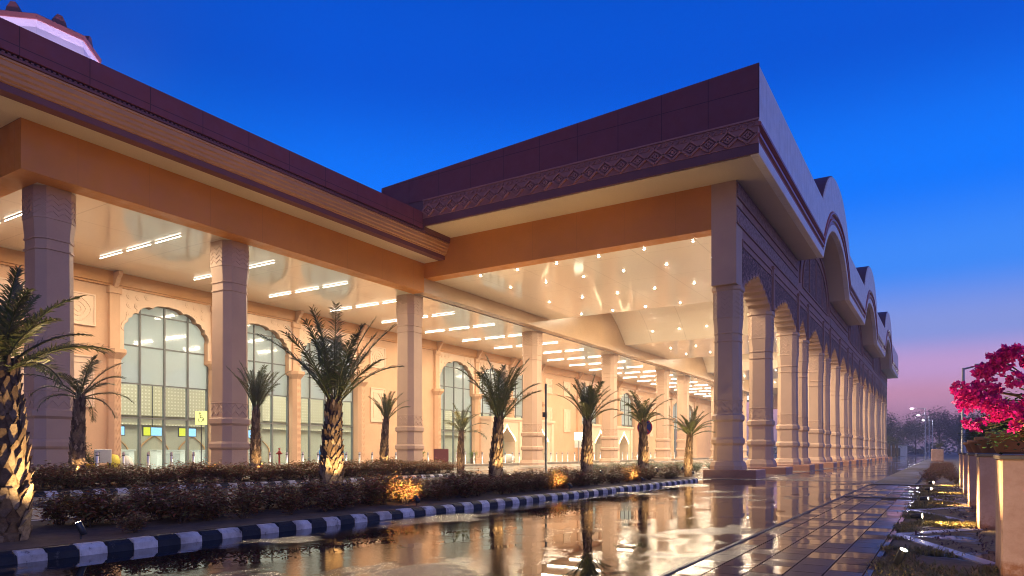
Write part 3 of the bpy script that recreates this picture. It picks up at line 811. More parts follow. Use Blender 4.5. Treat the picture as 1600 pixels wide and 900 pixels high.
# entrance pavilions with LED lined arches
for yc_ in (51.4, 57.4, 70.9, 77.6):
    hw = 2.55; x0, x1 = XW+.5, XW+1.5
    ar = []
    for i in range(13):
        t_ = i/12; yy = -1.35*(1-t_); zz = 2.0 + 1.15*(t_**.75) + (.25*max(0,t_-.75)/.25)*t_
        ar.append((yy,zz))
    arch = ar + [(-y,z) for y,z in reversed(ar[:-1])]
    pl = [(yc_-hw,.15),(yc_-1.35,.15)] + [(yc_+y,z) for y,z in arch] + [(yc_+1.35,.15),(yc_+hw,.15),(yc_+hw,3.9),(yc_-hw,3.9)]
    m = MB(); m.prism_x(pl, XW+.3, x1); m.box((XW+.02,yc_-hw-.12,3.92),(x1+.14,yc_+hw+.12,4.12)); m.box((XW+.02,yc_-hw-.05,3.78),(x1+.07,yc_+hw+.05,3.915))
    for s in (-1,1): m.box((x1+.001,yc_+s*2.2-.26,.15),(x1+.1,yc_+s*2.2+.26,3.77))
    o = m.build('entrance_pavilion', M['stucco_light'], term)
    l = MB()
    for i in range(len(arch)-1):
        (y0,z0),(y1,z1) = arch[i],arch[i+1]
        l.prism_x([(yc_+y0*1.04,z0+.05),(yc_+y0*1.09,z0+.12),(yc_+y1*1.09,z1+.12),(yc_+y1*1.04,z1+.05)][::1], x1+.003, x1+.03)
    l.build('led_outline', M['led'], o)
    d = MB(); d.box((XW+.32,yc_-1.34,.15),(XW+.36,yc_+1.34,3.3)); d.build('glass_door', M['glass'], o)
    d = MB()
    for y in (-.66,0,.66): d.box((XW+.37,yc_+y-.03,.15),(XW+.42,yc_+y+.03,3.0))
    d.box((XW+.37,yc_-1.34,2.2),(XW+.42,yc_+1.34,2.27)); d.build('door_frame', M['mullion'], o)
# interior shell seen through the glass
m = MB(); m.box((-47.4,2,.05),(-47.0,WEND,9.3)); m.build('interior_wall', M['inner'], term)
m = MB(); m.box((-47,2,.0),(XW-.46,WEND,.14)); m.build('interior_floor', M['inner_floor'], term)
m = MB(); m.box((-47,2,8.9),(XW-.46,WEND,9.2)); m.build('interior_ceiling', M['white_paint'], term)
m = MB(); m.box((-46.99,3,3.6),(-46.7,WEND-1,5.6)); m.box((-46.99,3,2.95),(-46.6,WEND-1,3.1)); m.build('perforated_screen', M['perforated'], term)
for k in range(9):
    y = 13.5+2.9*k; m = MB(); P_ = []
    for i in range(13):
        t_ = i/12; P_.append((-1.05*(1-t_), 1.25+1.0*t_**.7))
    P_ = [(-1.05,.2)] + P_ + [(-q,z) for q,z in reversed(P_[:-1])] + [(1.05,.2)]
    for (a0,z0),(a1,z1) in zip(P_,P_[1:]): m.prism_x([(y+a0*1.05,z0),(y+a0*.97,z0),(y+a1*.97,z1),(y+a1*1.05,z1+.06)], -46.99, -46.9)
    m.build('niche_arch', M['cornice'], term)
m = MB()
for k in range(26):
    y = 6+k*4.2; m.box((-40.3,y-.25,.15),(-39.8,y+.25,8.9)) if k % 3 == 0 else None
m.build('interior_pillar', M['inner'], term)
# wing columns
sh, bd, b2 = column_parts(1.22, WZ, .16, 8.7, False)
c1 = sh.build('column', M['column'], term); bd.build('carved_zigzag', M['column'], c1); b2.build('carved_capital', M['column'], c1)
for k, y in enumerate((11.5,18.4,29.9,43.5,57.2,71.0,77.8,91.4,105,118.6)):
    c = c1 if k == 0 else copy_tree(c1, term)
    c.location = (-25.35, y, 0)

# interior fittings
def counter(y):
    t = empty('check_in_desk', (-44.5,y,.14), 'pale check in desk inside the hall', 'desk', 'check in desks inside the terminal')
    m = MB(); m.bevel_box((-.4,-1.0,0),(.4,1.0,1.05), .03); m.box((-.5,-1.05,1.052),(.5,1.05,1.1)); m.build('desk_body', M['white_paint'], t)
    m = MB(); m.box((.42,-.6,.2),(.45,.6,.85)); m.build('front_panel', M['grey_paint'], t); return t
base = None
for y in (15,18,21,24,27.5,30.5,33.5):
    if base is None: base = counter(y)
    else:
        c = copy_tree(base); c.location.y = y
def screen(y):
    t = empty('check_in_screen', (-44.6,y,2.45), 'paired yellow and blue display hanging over the check in desks', 'screen', 'displays over the check in desks')
    m = MB(); m.box((-.06,-.68,-.32),(.0,.68,.32)); m.box((-.05,-.03,.32),(-.02,.03,6.4)); m.build('housing', M['dark_metal'], t)
    m = MB(); m.box((.002,-.10,-.27),(.012,.62,.27)); m.build('blue_display', M['screen_blue'], t)
    m = MB(); m.box((.002,-.62,-.27),(.012,-.16,.27)); m.build('yellow_display', M['screen_yellow'], t); return t
base = None
for y in (14.4,16.6,19.2,21.4,24,26.5,29,31.6,34):
    if base is None: base = screen(y)
    else:
        c = copy_tree(base); c.location.y = y
m = MB(); m.blob((0,0,.75),(.8,1.1,.75), 0, 3, .12); o = m.build('covered_equipment', M['blue_sheet']); o.location = (-37.5,35.6,.14); tag(o, 'equipment under a blue plastic sheet behind the glass', 'covered equipment')
for k in range(8): light('hall_light', 'AREA', (-40.5, 9+k*14, 8.8), 2050, (1,.93,.82), term, shape='RECTANGLE', size=9, size_y=10, aim=(0,0,-1))

# ------------------------------------------------------------------ ceiling lamps
def tube_light(x, y):
    t = empty('linear_light', (x,y,WZ), 'slim white tube lamp across the canopy ceiling', 'ceiling lamp', 'tube lamps under the left canopy')
    m = MB(); m.box((-.9,-.022,-.04),(.9,.022,-.002)); m.build('housing', M['grey_paint'], t)
    m = MB(); m.tube([(-.87,0,-.05),(.87,0,-.05)], .02, 8); m.build('diffuser', M['tube'], t); return t
t0 = None
for k in range(24):
    y = 11.95+4.55*k
    if y > 117: break
    xs = (-26.7,-28.8,-30.95)
    for j, x in enumerate(xs):
        dy = (0,.0,.0)[j]
        if t0 is None: t0 = tube_light(x, y+dy)
        else:
            c = copy_tree(t0); c.location = (x, y+dy, WZ)
    light('tube_glow', 'AREA', (-28.8,y,WZ-.14), 330, (1,.80,.54), term, shape='RECTANGLE', size=6, size_y=.15, aim=(0,0,-1), spread=pi)
def downlight(x, y, z):
    t = empty('downlight', (x,y,z), 'small bright round downlight in the porch ceiling', 'ceiling lamp', 'downlights in the porch ceiling')
    m = MB(); m.lathe([(.07,0.01),(.085,-.005),(.08,-.025),(.06,-.032)], n=14); m.build('trim_ring', M['white_paint'], t)
    m = MB(); m.lathe([(.055,-.032),(.05,-.04),(.02,-.043)], n=12); m.build('lens', M['lamp'], t); return t
d0 = None
for k in range(20):
    y = 33.6+4.55*k
    if y > 117: break
    for j in range(6):
        x = -9.5-2.3*j
        z = CEIL+cr(y)
        if d0 is None: d0 = downlight(x,y,z)
        else:
            c = copy_tree(d0); c.location = (x,y,z)
        if y < 112 and j % 2 == 0: light('downlight_glow', 'AREA', (x-1.15,y,z-(.075 if cr(y) == 0 else 1.1)), 310, (1,.81,.56), porch, shape='RECTANGLE', size=2.5, size_y=.2, aim=(0,0,-1))

for j in range(6):
    c = copy_tree(d0); c.location = (-9.5-2.3*j, 30.55, CEIL)

# ------------------------------------------------------------------ roof lantern
lan = empty('roof_lantern', (-38.4,16.9,13.2), 'faceted stone roof lantern washed in lavender light above the parapet', 'roof lantern'); lan.scale = (.9,.9,.9)
def octo(r, z, a0=0): return [(r*cos(R(a0+45*k)), r*sin(R(a0+45*k)), z) for k in range(8)]
A0 = -25
m = MB(); m.rings([octo(4.4,0,A0),octo(4.2,4.6,A0),octo(3.4,6.6,A0),octo(2.95,8.6,A0),octo(2.95,9.0,A0)]); m.build('drum', M['white_paint'], lan)
m = MB(); m.rings([octo(3.02,9.0,A0),octo(3.05,9.25,A0),octo(2.6,9.5,A0)]); m.build('coping', M['brown_plain'], lan)
for k in range(8):
    a = R(A0+45*k+22.5); m = MB()
    pts = [(-.36,9.3),(.36,9.3),(.30,9.55),(.12,9.85),(-.12,9.85),(-.30,9.55)]
    cx, cy = 2.55*cos(a), 2.55*sin(a); n = len(pts); tx, ty = -sin(a), cos(a)
    vs = [(cx+tx*p-cos(a)*.12, cy+ty*p-sin(a)*.12, z) for p,z in pts]+[(cx+tx*p+cos(a)*.12, cy+ty*p+sin(a)*.12, z) for p,z in pts]
    m.add(vs, [tuple(range(n)),tuple(range(2*n-1,n-1,-1))]+[((i+1)%n,i,n+i,n+(i+1)%n) for i in range(n)]); m.build('merlon', M['brown_plain'], lan)
for k in range(8):
    a = R(A0+45*k+22.5); light('lavender_flood', 'SPOT', (5.6*cos(a),5.6*sin(a),3.2), 1300, (.82,.55,1), lan, spot_size=R(112), spot_blend=.8, shadow_soft_size=.2, aim=(-cos(a)*.5,-sin(a)*.5,.9))

# ------------------------------------------------------------------ plants
def leaf(m, p, d, up, L, W, mi=0):
    d = V3(d).normalized(); s = d.cross(V3(up)); 
    if s.length < .05: s = d.cross(V3((1,0,0)))
    s.normalize(); n = s.cross(d); p = V3(p)
    m.add([p, p+d*L*.45+s*W*.5+n*L*.06, p+d*L, p+d*L*.45-s*W*.5+n*L*.06], [(0,1,2),(0,2,3)], mi)

def shrub_mesh(seed, r=.42, h=.72, n=520, L=.075, W=.03):
    rnd = random.Random(seed); m = MB(); tw = MB()
    tips = []
    for k in range(11):
        a = rnd.uniform(0,2*pi); q = rnd.uniform(.3,1); rr = r*q*.9; hh = h*rnd.uniform(.65,1.05)*(1-.25*q)
        p = [(0+rnd.uniform(-.06,.06),rnd.uniform(-.06,.06),0),(rr*.45*cos(a),rr*.45*sin(a),hh*.5),(rr*cos(a),rr*sin(a),hh)]
        tw.tube(p, [.010,.007,.004], 4); tips.append([V3(x) for x in p])
    for k in range(n):
        p = rnd.choice(tips); f = rnd.uniform(.35,1.05); b = p[0].lerp(p[1],f*2) if f < .5 else p[1].lerp(p[2],(f-.5)*2)
        b = b + V3((rnd.gauss(0,.085),rnd.gauss(0,.085),rnd.gauss(0,.06)))
        if b.z < .05: b.z = .05+rnd.random()*.1
        a = rnd.uniform(0,2*pi); d = (cos(a),sin(a),rnd.uniform(-.7,.5))
        leaf(m, b, d, (rnd.uniform(-.4,.4),rnd.uniform(-.4,.4),1), L*rnd.uniform(.7,1.3), W*rnd.uniform(.8,1.3))
    return m, tw
def shrub_proto(name, label, group, seed, leafm, **kw):
    m, tw = shrub_mesh(seed, **kw)
    o = m.build(name, leafm); tag(o, label, 'shrub', group)
    tw.build('stems', M['twig'], o); return o
PALMS = [ # x, y, trunk height, trunk radius, seed, frond length, lean, label, fronds, elevations, droop
 (-8.85,3.55,1.95,.23,1,1.2,(-.12,.0),'nearest stout date palm at the left edge, its scaly trunk lit gold', 24,(.35,1.4),1.0),
 (-20.7,10.1,2.6,.18,2,1.65,(.0,.1),'leaning date palm in front of the leftmost grey column', 15,(.05,1.1),1.4),
 (-20.5,15.9,2.55,.165,3,1.7,(.05,.0),'upright date palm just right of the second canopy column', 16,(.95,1.5),.7),
 (-9.8,9.3,1.95,.19,4,1.8,(.08,.0),'tallest looking date palm in the middle of the near hedge, wide open crown', 19,(.7,1.42),.7),
 (-20.7,22.7,2.45,.17,5,1.35,(.05,.1),'small date palm left of the third canopy column', 14,(.8,1.45),.8),
 (-20.6,28.2,2.15,.17,6,1.45,(.0,.1),'small date palm with one frond lying level, in front of the tall window', 16,(.3,1.45),1.1),
 (-9.7,14.8,1.85,.155,7,1.65,(.04,.1),'slim date palm with a narrow upright crown before the entrance pavilion', 18,(.85,1.5),.8),
 (-9.5,19.7,2.0,.165,8,1.45,(.03,.0),'date palm with a full fan crown right of the dark pole', 22,(.8,1.45),.9),
 (-9.3,24.0,2.05,.165,9,1.4,(-.05,.1),'date palm in front of the round blue sign', 18,(.6,1.4),1.5),
 (-9.1,28.6,1.85,.155,10,1.2,(.05,.1),'date palm nearest to the first porch column', 20,(.45,1.25),1.0),
]
RS = random.Random(11)
protos = [shrub_proto('shrub', 'reddish brown leafy shrub in the hedge of the near median', 'shrubs of the near median hedge', 40+k, M['shrub_leaf'], n=900, r=.5, h=.74, L=.10, W=.042) for k in range(6)]
def spread_shrubs(protos, spots, label, group):
    used = set()
    for (x,y,z,s) in spots:
        k = RS.randrange(len(protos)); p = protos[k]
        if k not in used and not p.get('placed'): o = p; used.add(k); p['placed'] = 1
        else: o = copy_tree(p)
        o.location = (x,y,z); o.rotation_euler = (0,0,RS.uniform(0,6.28)); o.scale = (s*RS.uniform(.9,1.15),)*2 + (s*RS.uniform(.74,.98),)
        o['label'] = label; o['group'] = group
spots = []
y = 4.7
while y < 26.4:
    for x in (-8.75,-9.4,-10.05):
        if y < 6.6 and (x > -9.0 and y < 5.4): continue
        if 6.7 < y < 7.35: continue
        if any(hypot(x-P_[0]-.35,y-P_[1]+.15) < .45 for P_ in PALMS): continue
        spots.append((x+RS.uniform(-.18,.18), y+RS.uniform(-.14,.14), .11, RS.uniform(.66,.92)))
    y += .46
spots += [(-9.6,2.2,.11,.6),(-9.9,2.7,.11,.6),(-8.3,2.4,.11,.5),(-8.35,4.75,.11,.45)]
spread_shrubs(protos, spots, 'reddish brown leafy shrub in the hedge of the near median', 'shrubs of the near median hedge')
protos2 = []
for p in protos[:4]:
    q = copy_tree(p); q['label'] = 'dark bronze shrub in the hedge of the far median'; q['group'] = 'shrubs of the far median hedge'; q['placed'] = 0; protos2.append(q)
spots = []
y = 8.2
while y < 26:
    for x in (-19.35,-20.1,-21.0):
        spots.append((x+RS.uniform(-.15,.15), y+RS.uniform(-.12,.12), .11, RS.uniform(.9,1.2)))
    y += .62
spread_shrubs(protos2, spots, 'dark bronze shrub in the hedge of the far median', 'shrubs of the far median hedge')
sage = [shrub_proto('low_shrub', 'silvery green low shrub in the bed under the porch', 'silvery shrubs under the porch', 70+k, M['sage_leaf'], r=.55, h=.6, n=420, L=.10, W=.03) for k in range(3)]
spots = []
for k in range(46): spots.append((RS.uniform(-15.5,-11.2), RS.uniform(30,46), .02, RS.uniform(.8,1.2)))
for y in cols[1:8]: spots.append((-7.2+RS.uniform(-.2,.1), y+1.6, .02, .75)); 
spread_shrubs(sage, spots, 'silvery green low shrub in the bed under the porch', 'silvery shrubs under the porch')
for o in protos+protos2+sage:
    if 'placed' in o: pass
for o in list(bpy.data.objects):
    if 'placed' in o: del o['placed']

def frond(m, base, az, el, L, rnd, droop=.9, mi=0, lf=.30, n=46, mi_r=1):
    """one feather leaf: arching midrib with two ranks of folded leaflets"""
    pts = []; p = V3(base); e = el; N = 14
    side = V3((-sin(az),cos(az),0)); tw = rnd.uniform(-.25,.25)
    for i in range(N+1):
        pts.append(p.copy()); e2 = e - droop*(i/N)**1.6
        p = p + V3((cos(az)*cos(e2), sin(az)*cos(e2), sin(e2)))*(L/N)
    m.tube(pts, [.018*(1-.8*i/N)+.002 for i in range(N+1)], 4, mi_r)
    for k in range(n):
        f = .16+.84*k/n; i = min(N-1,int(f*N)); q = pts[i].lerp(pts[i+1], f*N-i); t = (pts[i+1]-pts[i]).normalized()
        up = side.cross(t).normalized()
        if up.z < 0: up = -up
        l = lf*L/1.35*(1-.55*abs(f-.45)/.55)*rnd.uniform(.85,1.15)
        for s in (-1,1):
            sp = .55+.3*(1-f)
            d = (t*(1-sp*.45) + side*s*sp + up*(.28+tw*s) + V3((0,0,-.10))).normalized() + V3((rnd.gauss(0,.11),rnd.gauss(0,.11),rnd.gauss(0,.11)))
            nn = (up + side*s*.5).normalized(); w = d.cross(nn).normalized()*.0085
            mid_ = q+d*l*.5 + V3((0,0,.0)); tip = q+d*l+V3((0,0,-.2*l))
            m.add([q-w*.6,q+w*.6,mid_+w,mid_-w,tip], [(0,1,2,3),(3,2,4)], mi)

def palm(name, x, y, z0, th, tr, label, seed, L=1.25, nf=24, lean=(0,0), els=(.35,1.35), lf=.25, group='date palms on the medians', droop=.9):
    rnd = random.Random(seed)
    t = empty(name, (x,y,z0), label, 'palm tree', group)
    tk = MB(); sc = MB(); N = 10
    ctr = lambda f: V3((lean[0]*f*f, lean[1]*f*f, th*f))
    rad = lambda f: tr*(1.12-.35*f+.18*sin(min(1,f*1.4)*pi)*.6) if f < .93 else tr*.66
    tk.tube([ctr(i/N) for i in range(N+1)], [rad(i/N)*.86 for i in range(N+1)], 14)
    tk.build('trunk', M['bark'], t)
    rows = int(th/.085); per = 9
    for r_ in range(rows):
        f = (r_+.2)/rows
        for k in range(per):
            a = 2*pi*(k+.5*(r_%2))/per + rnd.uniform(-.12,.12); c = ctr(f); rr = rad(f)*.84
            o = V3((cos(a),sin(a),0)); s = V3((-sin(a),cos(a),0)); hw = rr*.34*rnd.uniform(.8,1.15); hh = .175*rnd.uniform(.65,1.4)*(tr/.17)**.5; out = rr*rnd.uniform(.22,.42)
            b = c+o*rr
            tipw = hw*rnd.uniform(.06,.42)
            up = V3((0,0,1))
            vs = [b-s*hw, b+s*hw, b+o*out*.45+s*hw*.95+up*hh*.45, b+o*out*.45-s*hw*.95+up*hh*.45, b+o*out+s*tipw+up*hh, b+o*out-s*tipw+up*hh, b+o*(out*.3)+s*tipw+up*hh*.9, b+o*(out*.3)-s*tipw+up*hh*.9, b+o*out*.35+s*0+up*-.01]
            sc.add(vs, [(0,8,3),(8,1,2),(8,2,3),(3,2,4,5),(5,4,6,7),(1,6,4,2),(0,3,5,7)])
    sc.build('leaf_bases', M['scale'], t)
    cr_ = MB(); top = ctr(1)
    for k in range(nf):
        az = k*2.39996 + rnd.uniform(-.25,.25); q = k/(nf-1); el = els[0]+(els[1]-els[0])*q**.8 + rnd.uniform(-.12,.12)
        frond(cr_, top+V3((cos(az)*.05,sin(az)*.05,-.10+.16*q)), az, el, L*rnd.uniform(.8,1.12)*(1-.12*q), rnd, droop=droop*rnd.uniform(.65,1.2)*(1.15-.5*q), lf=lf)
    cr_.build('crown', [M['palm_leaf'],M['palm_leaf']], t)
    return t
for x,y,th,tr,sd,L,ln,lb,nf,els,dr in PALMS: palm('date_palm', x, y, .10 if y < 27.5 else .0, th, tr, lb, sd*13+1, L, nf, ln, els, droop=dr)

# uplights at the palm feet
def uplight(x, y, z, aim, label, power, group=None, rz=0, size=1.0):
    t = empty('ground_uplight', (x,y,z), label, 'spotlight', group)
    a = V3(aim).normalized(); c = V3((0,0,.13)); m = MB()
    m.tube([(0,0,-.02),(0,0,.09)], .012, 6); m.build('stake', M['dark_metal'], t)
    m = MB(); m.tube([tuple(c-a*.09),tuple(c-a*.085),tuple(c+a*.06),tuple(c+a*.065)], [.024,.036,.038,.035], 12); m.build('housing', M['dark_metal'], t)
    m = MB(); m.tube([tuple(c+a*.064),tuple(c+a*.067)], .031*size, 12); m.build('lens', M['uplamp'], t)
    light('uplight_beam', 'SPOT', tuple(c+a*.11), power, (1,.68,.30), t, spot_size=R(95), spot_blend=.7, shadow_soft_size=.03, aim=a)
    return t
ups = [(-8.22,4.05,(-.35,-.25,.9),140,'dark ground spotlight lighting the nearest palm')]
lab = {9.3:'ground spotlight glowing gold inside the near hedge',14.8:'ground spotlight by the slim upright palm',19.7:'ground spotlight by the palm with the fan crown',24.0:'ground spotlight by the palm before the blue sign',28.6:'ground spotlight at the rounded end of the near median',
       10.1:'ground spotlight before the leaning palm',15.9:'ground spotlight before the upright palm on the far median',22.7:'ground spotlight before the small palm left of the third column',28.2:'ground spotlight before the palm with the level frond'}
for P_ in PALMS[1:]:
    px, py = P_[0], P_[1]; near = px > -15
    q = (.62,-.28) if py < 26 or not near else (.4,-2.0)
    if not near and py > 26: q = (.5,-1.9)
    ups.append((px+q[0], py+q[1], (-q[0]*.75,-q[1]*.75,.9), 80 if near else 110, lab[py]))
for x,y,a,p,l in ups: uplight(x,y,.12 if y < 4.5 else .34,a,l,p)

for hx,hy,ha,hl in ((-8.1,9.75,(-.7,.35,.45),'small spotlight shining into the hedge beside the tall palm'),(-8.1,15.8,(-.7,.3,.45),'small spotlight shining into the hedge right of the slim palm'),(-8.15,20.9,(-.7,.3,.45),'small spotlight shining into the hedge right of the fan crown palm'),(-8.4,27.0,(-.5,.6,.4),'small spotlight shining into plants by the first column plinth')):
    uplight(hx, hy, .12 if hy < 26 else .15, ha, hl, 190)
# added warm spots without lamp bodies, washing the eaves and beams above
FL = .55
for fx,fy,fa,fp in ((-18.6,6,(-.30,.1,1),900),(-18.6,13,(-.30,.1,1),900),(-18.6,20,(-.30,.1,1),900),(-18.6,26,(-.28,.2,1),900),(-20,26.8,(.1,.12,1),700),(-15.5,26.5,(.0,.18,1),900),(-11.5,26.2,(.05,.2,1),900)):
    light('added_eaves_spot','SPOT',(fx,fy,.4), fp*FL, (1,.58,.20), spot_size=R(54), spot_blend=.9, shadow_soft_size=.1, aim=fa)

# ------------------------------------------------------------------ street furniture
def bollard():
    t = empty('bollard', (0,0,0), 'brushed steel bollard along the drop off platform', 'bollard', 'steel bollards along the platform edge')
    m = MB(); m.lathe([(.085,0),(.085,.015),(.06,.02),(.06,.84)], n=14); 
    n = 14; m.rings([[(.06*cos(2*pi*k/n),.06*sin(2*pi*k/n),.84) for k in range(n)],[(.06*cos(2*pi*k/n),.06*sin(2*pi*k/n),.90+.035*cos(2*pi*k/n)) for k in range(n)]])
    m.build('post', M['steel'], t)
    m = MB(); m.lathe([(.061,.76),(.063,.765),(.063,.80),(.061,.805)], n=14); m.build('band', M['dark_metal'], t)
    return t
b = bollard(); b.location = (-31.0, 10.3, .16)
y = 11.43
while y < 95:
    c = copy_tree(b); c.location = (-31.0, y, .16); y += 1.13 if y < 60 else 1.5

def disc_y(m, c, r, y0, y1, n=28, mi=0, r0=0):
    m.prism_y([(c[0]+r*cos(2*pi*k/n), c[1]+r*sin(2*pi*k/n)) for k in range(n)], y0, y1, mi)
M['sign_blue'] = plain('sign_blue', (.012,.025,.16), .35, .05, 3, 0)
M['sign_red'] = plain('sign_red', (.35,.015,.02), .35, .05, 3, 0)
t = empty('round_sign', (-11.5,29.9,.01), 'round blue no parking sign with red rim and slash on a pole', 'road sign')
m = MB(); m.tube([(0,0,0),(0,0,2.55)], .03, 8); m.build('pole', M['pole_grey'], t)
m = MB(); disc_y(m, (0,2.2), .36, -.05, -.035); m.build('rim', M['sign_red'], t)
m = MB(); disc_y(m, (0,2.2), .31, -.056, -.051); m.build('face', M['sign_blue'], t)
m = MB(); bar_xz(m, (-.21,2.41), (.21,1.99), .07, -.062, -.057); m.build('slash', M['sign_red'], t)

t = empty('camera_pole', (-17.2,30.9,.01), 'tall thin dark pole with a small junction box, left of the fan crowned palm', 'pole')
m = MB(); m.lathe([(.13,0),(.13,.02),(.06,.04),(.055,4.55),(.05,4.56)], n=10); m.build('shaft', M['dark_metal'], t)
m = MB(); m.box((-.11,-.16,2.85),(.11,-.055,3.1)); m.build('junction_box', M['dark_metal'], t)

t = empty('lit_sign', (-29.3,59.0,.0), 'glowing cream sign box on a grey post with a white board below', 'sign')
m = MB(); m.tube([(0,0,0),(0,0,2.2)], .05, 8); m.build('post', M['pole_grey'], t)
m = MB(); m.box((-.42,-.08,2.2),(.42,.08,2.95)); m.build('light_box', M['sign_lit'], t)
m = MB(); m.box((-.48,.09,1.5),(.48,.12,2.15)); m.build('white_board', M['white_paint'], t)

t = empty('accessible_sign', (-30.2,20.35,0), 'yellow wheelchair sign on a post before the first window', 'sign', rz=R(58))
m = MB(); m.tube([(0,0.03,0),(0,0.03,2.4)], .025, 8); m.build('post', M['dark_metal'], t)
m = MB(); m.box((-.26,-.02,2.4),(.26,.06,3.05)); m.build('panel', M['sign_yellow'], t)
m = MB()
for k in range(10):
    a0, a1 = R(125+k*27), R(125+(k+1)*27); bar_xz(m, (-.04+.095*cos(a0),2.62+.095*sin(a0)), (-.04+.095*cos(a1),2.62+.095*sin(a1)), .022, -.03, -.022)
disc_y(m, (-.06,2.95), .036, -.03, -.022, 12); bar_xz(m, (-.06,2.90),(-.045,2.72), .034, -.031, -.0225); bar_xz(m, (-.045,2.73),(.07,2.73), .03, -.032, -.023); bar_xz(m, (.07,2.735),(.12,2.58), .03, -.033, -.0235); bar_xz(m, (-.05,2.83),(.05,2.82), .022, -.0305, -.0228)
m.build('wheelchair_symbol', M['dark_metal'], t)

t = empty('fire_hydrant', (-29.9,24.7,0), 'red fire hydrant standpipe between the shrubs and the window', 'hydrant')
m = MB(); m.lathe([(.11,0),(.11,.04),(.05,.05),(.05,.95),(.085,.97),(.085,1.12),(.04,1.16),(.04,1.25),(.07,1.26),(.07,1.29),(.02,1.3)], n=12); m.build('standpipe', M['red_paint'], t)
for s in (-1,1):
    m = MB(); m.tube([(0,0,1.03),(s*.14,0,1.03),(s*.2,0,1.0)], [.035,.035,.045], 8); m.build('outlet', M['red_paint'], t)

t = empty('notice_board', (-30.1,38.9,0), 'dark maroon notice board standing beside the third canopy column', 'notice board', rz=R(40))
m = MB(); m.bevel_box((-.52,-.06,.28),(.52,.06,1.32), .02); m.build('panel', M['darkred'], t)
for s in (-.4,.4):
    m = MB(); m.box((s-.03,-.04,0),(s+.03,.04,.29)); m.build('leg', M['dark_metal'], t)

def potted(x, y, z, label, pot_m, leaf_m, seed, ph=.42, pr=.24, r=.5, h=1.1, n=600, name='potted_plant', group=None):
    t = empty(name, (x,y,z), label, 'potted plant', group)
    m = MB(); m.lathe([(pr*.72,0),(pr*.8,.02),(pr,ph-.05),(pr*1.08,ph-.045),(pr*1.08,ph),(pr*.92,ph),(pr*.9,ph-.05)], n=18); m.build('pot', pot_m, t)
    f, tw = shrub_mesh(seed, r=r, h=h, n=n, L=.12, W=.04); o = f.build('foliage', leaf_m, t); o.location = (0,0,ph-.06)
    o = tw.build('stems', M['twig'], t); o.location = (0,0,ph-.06)
    return t
lbs = ['bushy green plant in a yellow pot, leftmost of the yellow pots','bushy green plant in the second yellow pot from the left','bushy green plant in the third yellow pot, beside the grey cabinet','bushy green plant in the rightmost yellow pot by the bags']
for k in range(4): potted(-31.9, 14.3+k*.62, .16, lbs[k], M['yellow_pot'], M['green_leaf'], 300+k, r=.55, h=(1.3,1.5,1.35,.7)[k], n=700)
potted(-31.8,38.6,.16,'bright green plant in a dark planter left of the third canopy column', M['slab'], M['bright_leaf'], 310, r=.5, h=.8)
potted(-31.8,45.2,.16,'bright green plant in a dark planter right of the maroon board', M['slab'], M['bright_leaf'], 311, r=.4, h=.7)
potted(-31.8,11.0,.16,'green plant in a white planter behind the leftmost column', M['white_paint'], M['bright_leaf'], 312, ph=.5, pr=.3, r=.5, h=.9)
t = empty('grey_cabinet', (-31.2,16.3,.16), 'small grey metal cabinet with a vent grille beside the yellow pots', 'cabinet', rz=R(60))
m = MB(); m.bevel_box((-.32,-.25,.45),(.32,.25,1.05), .02); m.build('case', M['grey_paint'], t)
m = MB()
for k in range(6): m.box((-.27,-.262,.55+k*.07),(-.12,-.252,.58+k*.07))
m.build('vent', M['dark_metal'], t)
for s in (-.26,.26):
    m = MB(); m.box((s-.03,-.2,0),(s+.03,.2,.45)); m.build('leg', M['dark_metal'], t)
m = MB(); m.blob((0,0,.38),(.34,.3,.4), 0, 21, .16); o = m.build('rubbish_bag', M['bag']); o.location = (-31.3,17.35,.16); tag(o, 'white plastic bag heaped beside the bollards under the first window', 'bag')
m = MB(); m.blob((0,0,.34),(.3,.28,.5), 0, 25, .18); o = m.build('rubbish_bag', M['yellow_bag']); o.location = (-31.5,16.95,.16); tag(o, 'yellow plastic bag between the grey cabinet and the white bag', 'bag')
m = MB(); m.blob((0,0,.36),(.55,.5,.42), 0, 31, .18); o = m.build('rubbish_bag', M['bag']); o.location = (-31.6,50.2,.16); tag(o, 'pale bundle on the platform beside an entrance pavilion', 'bag')

# ------------------------------------------------------------------ right hand planting strip: pedestals, pots, bougainvillea
PED = [7.3+4.55*k for k in range(5)]
def pedestal_mat():
    t = NT('pedestal_plaster'); c = t.coords()
    sep = t.new('ShaderNodeSeparateXYZ'); t.link(t.new('ShaderNodeNewGeometry').outputs['Position'], sep.inputs[0])
    n = t.noise(c, 7, 6, .7)
    zz = t.math('ADD', t.math('MULTIPLY', sep.outputs[2], 1.6), t.math('MULTIPLY', n, 1.1))
    stain = t.ramp(zz, [(.62,(0,0,0)),(.82,(1,1,1))])
    patch = t.ramp(t.noise(c, 2.3, 6, .75), [(.42,(.84,.78,.74)),(.6,(1,1,1))])
    col = t.mixc(stain, (.42,.19,.09), (.64,.42,.31)); col = t.mixc(1., col, patch, 'MULTIPLY')
    t.pbr(col, .8, t.bump(t.noise(c, 40, 4), .25, .01)); return t.mat
M['pedestal'] = pedestal_mat()
pl_ = ['nearest tall plaster pedestal at the right edge, flaking at its foot','second plaster pedestal from the right edge','third plaster pedestal, without a lit edge','fourth plaster pedestal in the row','farthest slim looking plaster pedestal of the row']
pot_l = ['terracotta pot on the nearest pedestal, cut by the right edge','terracotta pot on the second pedestal','terracotta pot on the third pedestal','terracotta pot on the fourth pedestal','terracotta pot on the farthest pedestal']
